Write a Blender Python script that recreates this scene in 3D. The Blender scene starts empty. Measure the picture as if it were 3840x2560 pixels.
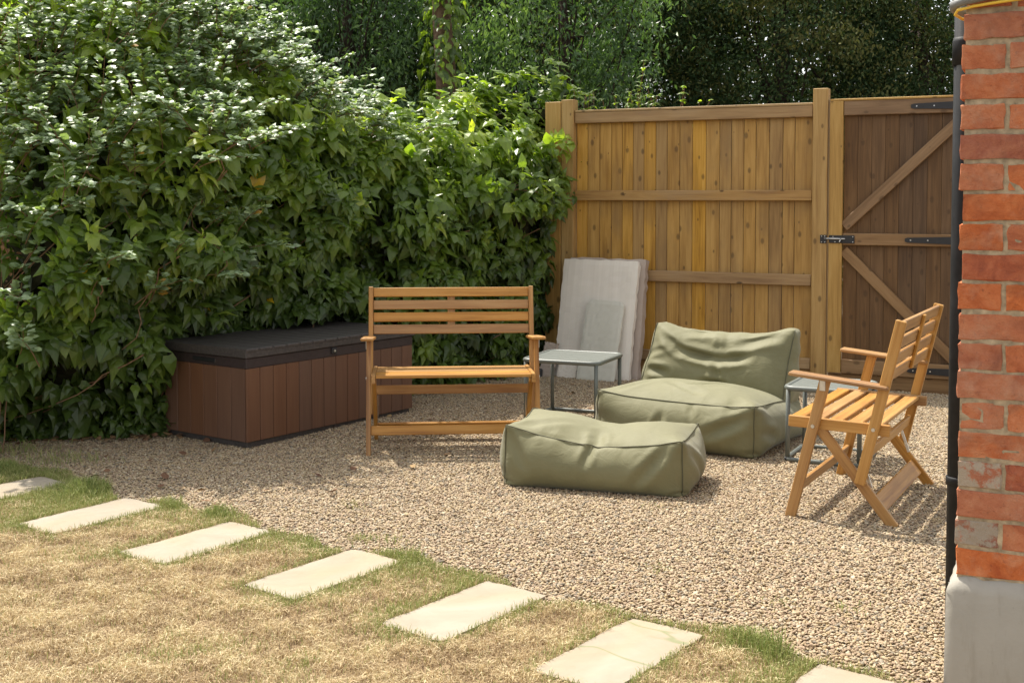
import bpy, bmesh, math, random
import numpy as np
from mathutils import Vector, Matrix, Euler
random.seed(7)
RNG = np.random.default_rng(11)
R = math.radians
scene = bpy.context.scene
COL = scene.collection

# ------------------------------------------------------------------ camera, sky, sun, exposure
cam_data = bpy.data.cameras.new('camera')
cam = bpy.data.objects.new('camera', cam_data)
COL.objects.link(cam)
cam.location = (0, 0, 1.42)
cam.rotation_euler = (R(90 - 2.5766), 0, 0)
cam_data.sensor_width = 36.0
cam_data.lens = 42.857
cam_data.shift_y = -0.0863
cam_data.clip_start = 0.05
cam_data.clip_end = 400.0
scene.camera = cam

SUN_DIR = Vector((0.37, -0.50, -1.0)).normalized()      # direction the light travels
SUN_ELEV = math.asin(-SUN_DIR.z)
world = bpy.data.worlds.new('World')
scene.world = world
world.use_nodes = True
wn = world.node_tree
wn.nodes.clear()
w_out = wn.nodes.new('ShaderNodeOutputWorld')
w_bg = wn.nodes.new('ShaderNodeBackground')
w_sky = wn.nodes.new('ShaderNodeTexSky')
w_sky.sky_type = 'NISHITA'
w_sky.sun_disc = False
w_sky.sun_elevation = SUN_ELEV
w_sky.sun_rotation = math.atan2(-SUN_DIR.x, -SUN_DIR.y)
w_sky.air_density = 1.0
w_sky.dust_density = 2.5
w_sky.ozone_density = 0.6
w_bg.inputs['Strength'].default_value = 0.15
w_hsv = wn.nodes.new('ShaderNodeHueSaturation')     # thin white cloud: a paler sky
w_hsv.inputs['Saturation'].default_value = 0.16
wn.links.new(w_sky.outputs[0], w_hsv.inputs['Color'])
wn.links.new(w_hsv.outputs[0], w_bg.inputs[0])
wn.links.new(w_bg.outputs[0], w_out.inputs[0])

sun_data = bpy.data.lights.new('sun', 'SUN')
sun_data.energy = 3.4
sun_data.angle = R(0.53)
sun_data.color = (1.0, 0.93, 0.82)
sun = bpy.data.objects.new('sun', sun_data)
COL.objects.link(sun)
sun.rotation_euler = SUN_DIR.to_track_quat('-Z', 'Y').to_euler()
sun.location = (-4, 6, 12)

scene.view_settings.view_transform = 'Standard'
scene.view_settings.look = 'None'
scene.view_settings.exposure = 1.05
scene.view_settings.gamma = 1.0
scene.view_settings.use_curve_mapping = False
scene.render.engine = 'CYCLES'
scene.cycles.max_bounces = 8
scene.cycles.diffuse_bounces = 4
scene.cycles.transparent_max_bounces = 8
scene.cycles.use_denoising = True

# ------------------------------------------------------------------ small helpers
def link(o, parent=None):
    COL.objects.link(o)
    if parent is not None:
        o.parent = parent
    return o

def thing(name, label, cat, loc=(0, 0, 0), rz=0.0, group=None):
    o = bpy.data.objects.new(name, None)
    o.empty_display_size = 0.1
    link(o)
    o.location = loc
    o.rotation_euler = (0, 0, rz)
    return tag(o, label, cat, group)

def tag(o, label, cat, group=None):
    o['label'] = label
    o['category'] = cat
    if group:
        o['group'] = group
    return o

def structure(o):
    o['kind'] = 'structure'
    return o

def stuff(o):
    o['kind'] = 'stuff'
    return o

def fast_mesh(name, V, F, smooth=False, tone=None):
    """V (n,3); F (m,k) int array of faces with k corners."""
    V = np.ascontiguousarray(V, dtype=np.float32)
    F = np.ascontiguousarray(F, dtype=np.int32)
    m = bpy.data.meshes.new(name)
    k = F.shape[1]
    m.vertices.add(len(V))
    m.vertices.foreach_set('co', V.ravel())
    m.loops.add(F.size)
    m.loops.foreach_set('vertex_index', F.ravel())
    m.polygons.add(len(F))
    m.polygons.foreach_set('loop_start', np.arange(0, F.size, k, dtype=np.int32))
    m.polygons.foreach_set('use_smooth', np.full(len(F), smooth, dtype=bool))
    if tone is not None:
        a = m.attributes.new('tone', 'FLOAT', 'POINT')
        a.data.foreach_set('value', np.ascontiguousarray(tone, dtype=np.float32))
    m.update(calc_edges=True)
    return m

def obj(name, mesh, mat=None, parent=None, loc=None):
    o = bpy.data.objects.new(name, mesh)
    if mat is not None and not mesh.materials:
        mesh.materials.append(mat)
    if loc is not None:
        o.location = loc
    return link(o, parent)

def bm_obj(name, bm, mat=None, parent=None, smooth=False):
    m = bpy.data.meshes.new(name)
    bm.to_mesh(m)
    bm.free()
    if smooth:
        m.polygons.foreach_set('use_smooth', np.ones(len(m.polygons), dtype=bool))
    return obj(name, m, mat, parent)

def add_box(bm, cx, cy, cz, sx, sy, sz, bevel=0.0, mtx=None):
    r = bmesh.ops.create_cube(bm, size=1.0)
    vs = r['verts']
    bmesh.ops.scale(bm, vec=(sx, sy, sz), verts=vs)
    bmesh.ops.translate(bm, vec=(cx, cy, cz), verts=vs)
    if bevel > 0:
        es = list({e for v in vs for e in v.link_edges})
        g = bmesh.ops.bevel(bm, geom=es, offset=bevel, segments=1, affect='EDGES', profile=0.5)
        vs = list({v for f in g['faces'] for v in f.verts} | {v for v in vs if v.is_valid})
    if mtx is not None:
        bmesh.ops.transform(bm, matrix=mtx, verts=vs)
    return vs

def box(name, mat, parent, c, s, bevel=0.003):
    """axis-aligned block as one object whose origin is its centre and whose local X is the grain = longest side"""
    s = list(s)
    bm = bmesh.new()
    ax = s.index(max(s))
    if ax == 0:
        rot, dim = Matrix.Identity(3), s
    elif ax == 1:
        rot, dim = Matrix(((0, -1, 0), (1, 0, 0), (0, 0, 1))), (s[1], s[0], s[2])
    else:
        rot, dim = Matrix(((0, 0, -1), (0, 1, 0), (1, 0, 0))), (s[2], s[1], s[0])
    add_box(bm, 0, 0, 0, *dim, bevel=bevel)
    o = bm_obj(name, bm, mat, parent)
    o.matrix_basis = Matrix.Translation(c) @ rot.to_4x4()
    return o

def bar(name, mat, parent, p0, p1, w, t, up=(0, 0, 1), bevel=0.003):
    """squared bar from p0 to p1: w measured along 'up', t across"""
    p0, p1 = Vector(p0), Vector(p1)
    x = (p1 - p0)
    L = x.length
    x.normalize()
    z = Vector(up)
    z = (z - x * z.dot(x)).normalized()
    y = z.cross(x)
    bm = bmesh.new()
    add_box(bm, 0, 0, 0, L, t, w, bevel=bevel)
    o = bm_obj(name, bm, mat, parent)
    m = Matrix((x, y, z)).transposed().to_4x4()
    o.matrix_basis = Matrix.Translation((p0 + p1) / 2) @ m
    return o

def tube_arrays(pts, rad, n=8, closed=False):
    pts = [Vector(p) for p in pts]
    N = len(pts)
    rad = [rad] * N if isinstance(rad, (int, float)) else list(rad)
    V, F = [], []
    side = None
    for i, p in enumerate(pts):
        a = pts[(i - 1) % N] if (closed or i > 0) else p
        b = pts[(i + 1) % N] if (closed or i < N - 1) else p
        d = (b - a).normalized()
        if side is None:
            side = d.orthogonal().normalized()
        side = (side - d * side.dot(d))
        side = side.normalized() if side.length > 1e-6 else d.orthogonal().normalized()
        up = d.cross(side)
        for k in range(n):
            q = 2 * math.pi * k / n
            V.append(p + (side * math.cos(q) + up * math.sin(q)) * rad[i])
    for i in range(N if closed else N - 1):
        j = (i + 1) % N
        for k in range(n):
            l = (k + 1) % n
            F.append((i * n + k, i * n + l, j * n + l, j * n + k))
    caps = []
    if not closed:
        caps = [tuple(range(n - 1, -1, -1)), tuple((N - 1) * n + k for k in range(n))]
    return V, F, caps

def tube(name, mat, parent, pts, rad, n=8, closed=False):
    V, F, caps = tube_arrays(pts, rad, n, closed)
    m = bpy.data.meshes.new(name)
    m.from_pydata([tuple(v) for v in V], [], F + caps)
    m.polygons.foreach_set('use_smooth', np.array([len(p.vertices) == 4 for p in m.polygons], dtype=bool))
    return obj(name, m, mat, parent)

def tubes(name, mat, parent, list_of_paths, n=5):
    """many thin stems that cannot be told apart: joined into one mesh"""
    VV, FF, off = [], [], 0
    for pts, rad in list_of_paths:
        V, F, caps = tube_arrays(pts, rad, n)
        VV += [tuple(v) for v in V]
        FF += [tuple(i + off for i in f) for f in F]
        off += len(V)
    m = fast_mesh(name, np.array(VV), np.array(FF), smooth=True)
    return obj(name, m, mat, parent)

def smooth_noise(x, y, seed=0, f=1.0):
    """cheap lumpy 2-D noise in about [-1,1]"""
    r = np.random.default_rng(seed)
    out = np.zeros(np.broadcast(x, y).shape)
    for i in range(7):
        a = r.uniform(0, 2 * math.pi)
        k = f * r.uniform(0.6, 2.4)
        ph = r.uniform(0, 6.28)
        out = out + np.sin(k * (np.cos(a) * x + np.sin(a) * y) + ph) / (0.6 + 0.5 * k / f)
    return out / 3.0

# ------------------------------------------------------------------ material helpers
class NT:
    def __init__(self, name):
        self.m = bpy.data.materials.new(name)
        self.m.use_nodes = True
        self.t = self.m.node_tree
        self.b = self.t.nodes['Principled BSDF']
        self.out = self.t.nodes['Material Output']
    def n(self, typ, **kw):
        nd = self.t.nodes.new(typ)
        for k, v in kw.items():
            setattr(nd, k, v)
        return nd
    def l(self, a, b):
        self.t.links.new(a, b)
    def coords(self, scale=(1, 1, 1), kind='Object', rnd=0.0):
        tc = self.n('ShaderNodeTexCoord')
        mp = self.n('ShaderNodeMapping')
        mp.inputs['Scale'].default_value = scale
        self.l(tc.outputs[kind], mp.inputs['Vector'])
        if rnd:
            oi = self.n('ShaderNodeObjectInfo')
            mu = self.n('ShaderNodeMath', operation='MULTIPLY')
            mu.inputs[1].default_value = rnd
            self.l(oi.outputs['Random'], mu.inputs[0])
            self.l(mu.outputs[0], mp.inputs['Location'])
        return mp.outputs[0]
    def noise(self, vec, scale, detail=4, rough=0.55, dist=0.0):
        nd = self.n('ShaderNodeTexNoise')
        nd.inputs['Scale'].default_value = scale
        nd.inputs['Detail'].default_value = detail
        nd.inputs['Roughness'].default_value = rough
        nd.inputs['Distortion'].default_value = dist
        if vec is not None:
            self.l(vec, nd.inputs['Vector'])
        return nd.outputs['Fac']
    def ramp(self, fac, stops, interp='LINEAR'):
        nd = self.n('ShaderNodeValToRGB')
        cr = nd.color_ramp
        cr.interpolation = interp
        while len(cr.elements) < len(stops):
            cr.elements.new(0.5)
        for e, (p, c) in zip(cr.elements, stops):
            e.position = p
            e.color = (*c, 1.0) if len(c) == 3 else c
        self.l(fac, nd.inputs['Fac'])
        return nd.outputs['Color']
    def mix(self, fac, a, b, blend='MIX'):
        nd = self.n('ShaderNodeMix', data_type='RGBA', blend_type=blend)
        for s, v in ((nd.inputs['Factor'], fac), (nd.inputs[6], a), (nd.inputs[7], b)):
            if hasattr(v, 'is_linked'):
                self.l(v, s)
            elif isinstance(v, (int, float)):
                s.default_value = v
            else:
                s.default_value = (*v, 1.0)
        return nd.outputs[2]
    def math(self, op, a, b=0.0):
        nd = self.n('ShaderNodeMath', operation=op)
        for s, v in ((nd.inputs[0], a), (nd.inputs[1], b)):
            if hasattr(v, 'is_linked'):
                self.l(v, s)
            else:
                s.default_value = v
        return nd.outputs[0]
    def hsv(self, col, h=0.5, s=1.0, v=1.0):
        nd = self.n('ShaderNodeHueSaturation')
        for k, x in (('Hue', h), ('Saturation', s), ('Value', v)):
            if hasattr(x, 'is_linked'):
                self.l(x, nd.inputs[k])
            else:
                nd.inputs[k].default_value = x
        self.l(col, nd.inputs['Color'])
        return nd.outputs['Color']
    def bump(self, h, strength=0.3, dist=0.01):
        nd = self.n('ShaderNodeBump')
        nd.inputs['Strength'].default_value = strength
        nd.inputs['Distance'].default_value = dist
        self.l(h, nd.inputs['Height'])
        self.l(nd.outputs[0], self.b.inputs['Normal'])
        return nd.outputs[0]
    def color(self, c):
        if hasattr(c, 'is_linked'):
            self.l(c, self.b.inputs['Base Color'])
        else:
            self.b.inputs['Base Color'].default_value = (*c, 1.0)
    def rough(self, r, spec=0.5):
        self.b.inputs['Roughness'].default_value = r
        self.b.inputs['Specular IOR Level'].default_value = spec
    def rnd(self, lo, hi):
        oi = self.n('ShaderNodeObjectInfo')
        mr = self.n('ShaderNodeMapRange')
        mr.inputs['To Min'].default_value = lo
        mr.inputs['To Max'].default_value = hi
        self.l(oi.outputs['Random'], mr.inputs['Value'])
        return mr.outputs[0]

def mat_wood(name, dark, mid, light, knots=0.0, knot_col=(0.05, 0.025, 0.01), rough=0.6, var=(0.82, 1.15), grain=26.0, weather=None):
    t = NT(name)
    v = t.coords((1.3, grain, grain), rnd=17.0)
    g = t.noise(v, 1.6, 6, 0.62, 0.7)
    v2 = t.coords((0.9, 5.0, 5.0), rnd=31.0)
    g2 = t.noise(v2, 1.4, 3, 0.5, 0.9)
    gm = t.math('ADD', t.math('MULTIPLY', g, 0.6), t.math('MULTIPLY', g2, 0.4))
    c = t.ramp(gm, [(0.33, dark), (0.5, mid), (0.66, light)])
    if knots > 0:
        kv3 = t.coords((4.4, 1.0, 8.0), rnd=23.0)
        ks, kc = t.n('ShaderNodeSeparateXYZ'), t.n('ShaderNodeCombineXYZ')
        t.l(kv3, ks.inputs[0])
        t.l(ks.outputs[0], kc.inputs[0])
        t.l(ks.outputs[2], kc.inputs[1])
        kv = kc.outputs[0]
        vo = t.n('ShaderNodeTexVoronoi', voronoi_dimensions='2D')
        vo.inputs['Scale'].default_value = 1.0
        t.l(kv, vo.inputs['Vector'])
        sep = t.n('ShaderNodeSeparateColor')
        t.l(vo.outputs['Color'], sep.inputs[0])
        rad = t.math('ADD', t.math('MULTIPLY', sep.outputs[0], 0.085), 0.025)
        q = t.math('DIVIDE', vo.outputs['Distance'], rad)
        soft = t.n('ShaderNodeMapRange', interpolation_type='SMOOTHSTEP')
        soft.inputs['From Min'].default_value = 0.55
        soft.inputs['From Max'].default_value = 1.5
        soft.inputs['To Min'].default_value = knots
        soft.inputs['To Max'].default_value = 0.0
        t.l(q, soft.inputs['Value'])
        gate_ = t.math('GREATER_THAN', sep.outputs[1], 0.35)
        c = t.mix(t.math('MULTIPLY', soft.outputs[0], gate_), c, knot_col)
    if weather is not None:
        wv = t.coords((0.7, 1.6, 1.6), rnd=9.0)
        wf = t.noise(wv, 2.2, 5, 0.6)
        c = t.mix(t.ramp(wf, [(0.5, (0, 0, 0)), (0.75, (0.75, 0.75, 0.75))]), c, weather)
    c = t.hsv(c, 0.5, t.rnd(0.9, 1.08), t.rnd(*var))
    t.color(c)
    t.rough(rough, 0.35)
    t.bump(gm, 0.25, 0.002)
    return t.m

def mat_plain(name, col, rough=0.5, spec=0.5, metallic=0.0, vary=0.12, scale=20.0, bump=0.05, bdist=0.002):
    t = NT(name)
    f = t.noise(t.coords((1, 1, 1)), scale, 5, 0.6)
    d = tuple(x * (1 - vary) for x in col)
    u = tuple(min(1, x * (1 + vary)) for x in col)
    t.color(t.ramp(f, [(0.3, d), (0.7, u)]))
    t.rough(rough, spec)
    t.b.inputs['Metallic'].default_value = metallic
    if bump:
        t.bump(f, bump, bdist)
    return t.m

def mat_leaf(name, stops, rough=0.42, spec=0.5, transl=0.35, tcol=(1.25, 1.35, 0.55)):
    """leaf: reflecting + translucent; colour by the per-leaf 'tone' attribute (or the object's random number when it has none)"""
    t = NT(name)
    at = t.n('ShaderNodeAttribute', attribute_name='tone')
    c = t.ramp(at.outputs['Fac'], stops)
    f = t.noise(t.coords((1, 1, 1), 'Object'), 30.0, 3, 0.6)
    c = t.hsv(c, 0.5, 1.0, t.math('ADD', t.math('MULTIPLY', f, 0.5), 0.75))
    t.color(c)
    t.rough(rough, spec)
    tr = t.n('ShaderNodeBsdfTranslucent')
    cc = t.mix(1.0, c, tcol, 'MULTIPLY')
    t.l(cc, tr.inputs['Color'])
    mx = t.n('ShaderNodeMixShader')
    mx.inputs[0].default_value = transl
    t.l(t.b.outputs[0], mx.inputs[1])
    t.l(tr.outputs[0], mx.inputs[2])
    t.l(mx.outputs[0], t.out.inputs['Surface'])
    return t.m

M = {}
M['fence'] = mat_wood('fence_timber', (0.27, 0.135, 0.028), (0.455, 0.252, 0.060), (0.56, 0.335, 0.095), knots=0.6, var=(0.74, 1.14), weather=(0.27, 0.16, 0.06))
M['post'] = mat_wood('post_timber', (0.27, 0.15, 0.045), (0.41, 0.25, 0.085), (0.50, 0.33, 0.13), knots=0.6, var=(0.92, 1.08))
M['rail'] = mat_wood('rail_timber', (0.24, 0.13, 0.05), (0.36, 0.215, 0.085), (0.44, 0.28, 0.12), knots=0.8, var=(0.9, 1.08), weather=(0.30, 0.21, 0.13))
M['gate'] = mat_wood('gate_boards', (0.075, 0.038, 0.016), (0.130, 0.070, 0.029), (0.185, 0.105, 0.048), knots=0.5, var=(0.75, 1.1))
M['gate_frame'] = mat_wood('gate_frame_timber', (0.175, 0.095, 0.040), (0.26, 0.15, 0.066), (0.33, 0.205, 0.10), knots=0.5, var=(0.88, 1.05))
M['acacia'] = mat_wood('acacia_wood', (0.24, 0.105, 0.028), (0.39, 0.198, 0.054), (0.50, 0.285, 0.095), rough=0.42, var=(0.85, 1.12), grain=34.0)
M['plank'] = mat_wood('brown_plastic_plank', (0.125, 0.060, 0.034), (0.145, 0.071, 0.040), (0.165, 0.082, 0.046), rough=0.5, var=(0.94, 1.05), grain=40.0)
M['lid'] = mat_plain('black_brown_plastic', (0.055, 0.047, 0.043), 0.55, 0.5, vary=0.35, scale=60, bump=0.15)
M['lid_band'] = mat_plain('dark_brown_plastic', (0.038, 0.026, 0.025), 0.5, 0.4, vary=0.2, scale=40)
M['black_iron'] = mat_plain('black_ironmongery', (0.016, 0.016, 0.018), 0.42, 0.5, vary=0.2, scale=50)
M['steel'] = mat_plain('zinc_steel', (0.62, 0.62, 0.6), 0.3, 0.5, metallic=0.9, vary=0.1, scale=60)
M['sage'] = mat_plain('sage_green_metal', (0.125, 0.138, 0.122), 0.45, 0.5, vary=0.08, scale=30, bump=0.0)
M['pipe'] = mat_plain('black_plastic_pipe', (0.012, 0.012, 0.0125), 0.6, 0.25, vary=0.6, scale=14, bump=0.1)
M['hose'] = mat_plain('grey_hose', (0.16, 0.16, 0.15), 0.5)
M['yellow'] = mat_plain('yellow_cable_sheath', (0.75, 0.5, 0.05), 0.45)
M['mortar'] = mat_plain('lime_mortar', (0.36, 0.285, 0.185), 0.95, 0.1, vary=0.4, scale=45, bump=0.5, bdist=0.004)
M['bark'] = mat_plain('tree_bark', (0.16, 0.105, 0.07), 0.95, 0.1, vary=0.5, scale=22, bump=0.9, bdist=0.02)
M['bark_dark'] = mat_plain('dark_bark', (0.055, 0.042, 0.032), 0.95, 0.1, vary=0.5, scale=22, bump=0.9, bdist=0.02)
M['twig'] = mat_plain('dead_twig', (0.21, 0.13, 0.075), 0.9, 0.1, vary=0.3, scale=30)
M['inner_dark'] = mat_plain('dark_inner_fill', (0.035, 0.034, 0.018), 0.95, 0.05, vary=0.5, scale=12)  # for the sheet added inside the hedge, not real stems

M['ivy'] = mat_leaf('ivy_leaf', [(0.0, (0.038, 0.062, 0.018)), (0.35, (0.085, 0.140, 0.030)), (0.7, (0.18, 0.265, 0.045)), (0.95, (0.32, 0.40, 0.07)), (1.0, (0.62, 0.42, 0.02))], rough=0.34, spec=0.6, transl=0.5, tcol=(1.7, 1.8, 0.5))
M['bramble'] = mat_leaf('bramble_leaf', [(0.0, (0.12, 0.18, 0.085)), (0.6, (0.27, 0.365, 0.19)), (0.92, (0.44, 0.54, 0.27)), (1.0, (0.42, 0.24, 0.04))], rough=0.42, spec=0.7, transl=0.3)  # pale stops carry the white sheen of sky and sun on the leaves
M['hawthorn'] = mat_leaf('dark_tree_leaf', [(0.0, (0.020, 0.042, 0.016)), (0.6, (0.050, 0.088, 0.030)), (1.0, (0.14, 0.14, 0.045))], rough=0.7, spec=0.2, transl=0.2)  # brightest stop paints sunlit clumps into the dark crowns
M['ash'] = mat_leaf('ash_leaf', [(0.0, (0.05, 0.10, 0.04)), (0.6, (0.11, 0.195, 0.07)), (1.0, (0.20, 0.30, 0.10))], rough=0.42, spec=0.5, transl=0.35)

def mat_grass():
    t = NT('grass_blade')
    at = t.n('ShaderNodeAttribute', attribute_name='tone')
    c = t.ramp(at.outputs['Fac'], [(0.0, (0.24, 0.165, 0.09)), (0.2, (0.48, 0.36, 0.20)), (0.40, (0.66, 0.53, 0.31)), (0.55, (0.74, 0.63, 0.39)), (0.60, (0.44, 0.41, 0.18)), (0.8, (0.27, 0.305, 0.09)), (1.0, (0.155, 0.225, 0.05))])
    t.color(c)
    t.rough(0.6, 0.3)
    tr = t.n('ShaderNodeBsdfTranslucent')
    t.l(c, tr.inputs['Color'])
    mx = t.n('ShaderNodeMixShader')
    mx.inputs[0].default_value = 0.25
    t.l(t.b.outputs[0], mx.inputs[1])
    t.l(tr.outputs[0], mx.inputs[2])
    t.l(mx.outputs[0], t.out.inputs['Surface'])
    return t.m
M['grass'] = mat_grass()

def mat_pebble():
    t = NT('pea_gravel')
    oi = t.n('ShaderNodeObjectInfo')
    c = t.ramp(oi.outputs['Random'], [(0.0, (0.345, 0.255, 0.16)), (0.16, (0.41, 0.32, 0.20)), (0.32, (0.36, 0.265, 0.175)), (0.45, (0.43, 0.345, 0.225)), (0.58, (0.31, 0.225, 0.15)), (0.70, (0.39, 0.295, 0.165)), (0.80, (0.29, 0.245, 0.18)), (0.89, (0.48, 0.405, 0.285)), (0.96, (0.19, 0.16, 0.12))], 'CONSTANT')
    f = t.noise(t.coords((1, 1, 1)), 3.0, 4, 0.6)
    c = t.hsv(c, 0.5, 1.0, t.math('ADD', t.math('MULTIPLY', f, 0.6), 0.68))
    t.color(c)
    t.rough(0.75, 0.3)
    return t.m
M['pebble'] = mat_pebble()

def mat_fabric():
    t = NT('olive_canvas')
    v = t.coords((1, 1, 1))
    f = t.noise(v, 5.0, 4, 0.6)
    t.color(t.ramp(f, [(0.3, (0.155, 0.148, 0.074)), (0.7, (0.187, 0.177, 0.092))]))
    t.rough(0.66, 0.28)
    t.b.inputs['Sheen Weight'].default_value = 0.15
    w = t.noise(v, 420.0, 2, 0.5)
    cr = t.noise(t.coords((1.0, 1.0, 1.6)), 9.0, 5, 0.55, 1.4)      # small soft creases
    h = t.math('ADD', t.math('MULTIPLY', w, 0.006), cr)
    t.bump(h, 0.34, 0.012)
    return t.m
M['canvas'] = mat_fabric()
M['piping'] = mat_plain('dark_olive_piping', (0.10, 0.097, 0.06), 0.7, 0.2)

def mat_sandstone(vein=False):
    t = NT('veined_sandstone' if vein else 'cream_sandstone')
    v = t.coords((1, 1, 1), rnd=12.0)
    f = t.noise(v, 3.0, 5, 0.6, 0.8)
    c = t.ramp(f, [(0.3, (0.285, 0.243, 0.185)), (0.5, (0.32, 0.277, 0.214)), (0.7, (0.345, 0.305, 0.242))])
    s = t.noise(v, 16.0, 5, 0.7)
    c = t.mix(t.ramp(s, [(0.62, (0, 0, 0)), (0.78, (0.55, 0.55, 0.55))]), c, (0.26, 0.205, 0.13))
    big = t.noise(v, 1.7, 4, 0.55, 0.5)
    c = t.mix(t.ramp(big, [(0.50, (0, 0, 0)), (0.72, (0.45, 0.45, 0.45))]), c, (0.37, 0.27, 0.15))
    if vein:
        vn = t.noise(t.coords((0.8, 2.2, 1.0)), 1.15, 3, 0.5, 0.5)
        d = t.math('ABSOLUTE', t.math('SUBTRACT', vn, 0.5))
        c = t.mix(t.ramp(d, [(0.002, (0.7, 0.7, 0.7)), (0.014, (0, 0, 0))]), c, (0.17, 0.2, 0.09))
    t.color(c)
    t.rough(0.85, 0.2)
    t.bump(t.noise(v, 9.0, 6, 0.65), 0.35, 0.006)
    return t.m
M['sandstone'] = mat_sandstone()
M['sandstone_veined'] = mat_sandstone(True)

def mat_greystone(name, a, b, streak=24.0, pink=(0.40, 0.34, 0.31)):
    t = NT(name)
    v = t.coords((streak, 1.0, 0.7), rnd=7.0)
    f = t.noise(v, 1.0, 4, 0.6, 0.6)
    v2 = t.coords((2, 2, 2), rnd=4.0)
    g = t.noise(v2, 1.6, 3, 0.5)
    c = t.ramp(f, [(0.3, a), (0.65, b)])
    c = t.mix(t.math('MULTIPLY', g, 0.6), c, pink)
    t.color(c)
    t.rough(0.9, 0.15)
    t.bump(f, 0.3, 0.004)
    return t.m
M['greystone'] = mat_greystone('grey_riven_stone', (0.72, 0.665, 0.575), (0.82, 0.77, 0.68), pink=(0.77, 0.70, 0.61))
M['palestone'] = mat_greystone('pale_green_grey_stone', (0.58, 0.57, 0.48), (0.66, 0.645, 0.56), streak=3.0, pink=(0.62, 0.58, 0.49))
M['pinkstone'] = mat_greystone('pinkish_stone', (0.42, 0.335, 0.265), (0.54, 0.45, 0.37), streak=4.0)
M['darkstone'] = mat_greystone('dark_engineering_brick', (0.045, 0.045, 0.047), (0.075, 0.073, 0.072), streak=6.0, pink=(0.06, 0.055, 0.055))

def mat_brick(name, dark, mid, light, lichen=0.0):
    t = NT(name)
    v = t.coords((1, 1, 1), rnd=40.0)
    f = t.noise(v, 14.0, 6, 0.65, 0.5)
    c = t.ramp(f, [(0.28, dark), (0.5, mid), (0.74, light)])
    g = t.noise(v, 60.0, 4, 0.7)
    c = t.mix(t.ramp(g, [(0.60, (0, 0, 0)), (0.72, (0.55, 0.55, 0.55))]), c, (0.16, 0.055, 0.035))
    e = t.noise(v, 8.0, 5, 0.7)
    c = t.mix(t.ramp(e, [(0.52, (0, 0, 0)), (0.74, (0.6, 0.6, 0.6))]), c, (0.50, 0.30, 0.19))
    dk = t.noise(v, 5.0, 4, 0.6, 1.0)
    c = t.mix(t.ramp(dk, [(0.50, (0, 0, 0)), (0.70, (0.55, 0.55, 0.55))]), c, (0.15, 0.06, 0.04))
    if lichen > 0:
        li = t.noise(v, 22.0, 6, 0.75)
        c = t.mix(t.ramp(li, [(0.60 - 0.22 * lichen, (0, 0, 0)), (0.68 - 0.2 * lichen, (0.9, 0.9, 0.9))]), c, (0.38, 0.33, 0.25))
    t.color(t.hsv(c, 0.5, t.rnd(0.9, 1.03), t.rnd(0.88, 1.15)))
    t.rough(0.92, 0.15)
    h = t.math('ADD', t.noise(v, 45.0, 6, 0.7), t.math('MULTIPLY', t.noise(v, 16.0, 3, 0.5), 0.8))
    t.bump(h, 0.9, 0.008)
    return t.m
M['brick'] = mat_brick('orange_red_brick', (0.33, 0.085, 0.034), (0.47, 0.145, 0.055), (0.56, 0.22, 0.095))
M['brick_pink'] = mat_brick('salmon_brick', (0.34, 0.092, 0.040), (0.48, 0.162, 0.066), (0.58, 0.26, 0.135))
M['brick_dark'] = mat_brick('purple_burnt_brick', (0.18, 0.055, 0.036), (0.34, 0.105, 0.055), (0.45, 0.17, 0.085))
M['brick_lichen'] = mat_brick('lichen_brick', (0.22, 0.075, 0.04), (0.38, 0.13, 0.065), (0.46, 0.2, 0.11), lichen=0.8)

def mat_render():
    t = NT('painted_render')
    v = t.coords((1, 1, 1))
    f = t.noise(v, 4.0, 5, 0.6, 0.4)
    c = t.ramp(f, [(0.3, (0.315, 0.295, 0.25)), (0.7, (0.36, 0.338, 0.29))])
    s = t.noise(v, 55.0, 5, 0.75)
    c = t.mix(t.ramp(s, [(0.66, (0, 0, 0)), (0.76, (0.6, 0.6, 0.6))]), c, (0.17, 0.15, 0.12))
    st = t.noise(t.coords((6, 6, 1.2)), 3.0, 5, 0.7)
    c = t.mix(t.ramp(st, [(0.48, (0, 0, 0)), (0.75, (0.6, 0.6, 0.6))]), c, (0.22, 0.195, 0.15))
    t.color(c)
    t.rough(0.85, 0.2)
    t.bump(t.noise(v, 38.0, 6, 0.6), 0.45, 0.004)
    return t.m
M['render'] = mat_render()

def mat_ground(name, stops, scale):
    t = NT(name)
    v = t.coords((1, 1, 1))
    f = t.noise(v, scale, 6, 0.65)
    t.color(t.ramp(f, stops))
    t.rough(0.95, 0.1)
    t.bump(t.noise(v, scale * 6, 5, 0.7), 0.8, 0.02)
    return t.m
M['soil'] = mat_ground('garden_soil', [(0.3, (0.05, 0.036, 0.024)), (0.7, (0.11, 0.08, 0.05))], 4.0)
M['gravel_base'] = mat_ground('gravel_bed', [(0.3, (0.16, 0.115, 0.075)), (0.5, (0.30, 0.22, 0.15)), (0.7, (0.42, 0.32, 0.22))], 60.0)
M['lawn_base'] = mat_ground('dry_lawn_soil', [(0.3, (0.20, 0.14, 0.08)), (0.55, (0.31, 0.225, 0.13)), (0.75, (0.40, 0.30, 0.18))], 9.0)

# ------------------------------------------------------------------ ground, gravel bed, lawn
def sheet(name, pts, z, mat):
    m = bpy.data.meshes.new(name)
    m.from_pydata([(x, y, z) for x, y in pts], [], [tuple(range(len(pts)))])
    return structure(obj(name, m, mat))

sheet('ground', [(-150, -60), (150, -60), (150, 240), (-150, 240)], -0.024, M['soil'])

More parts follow.
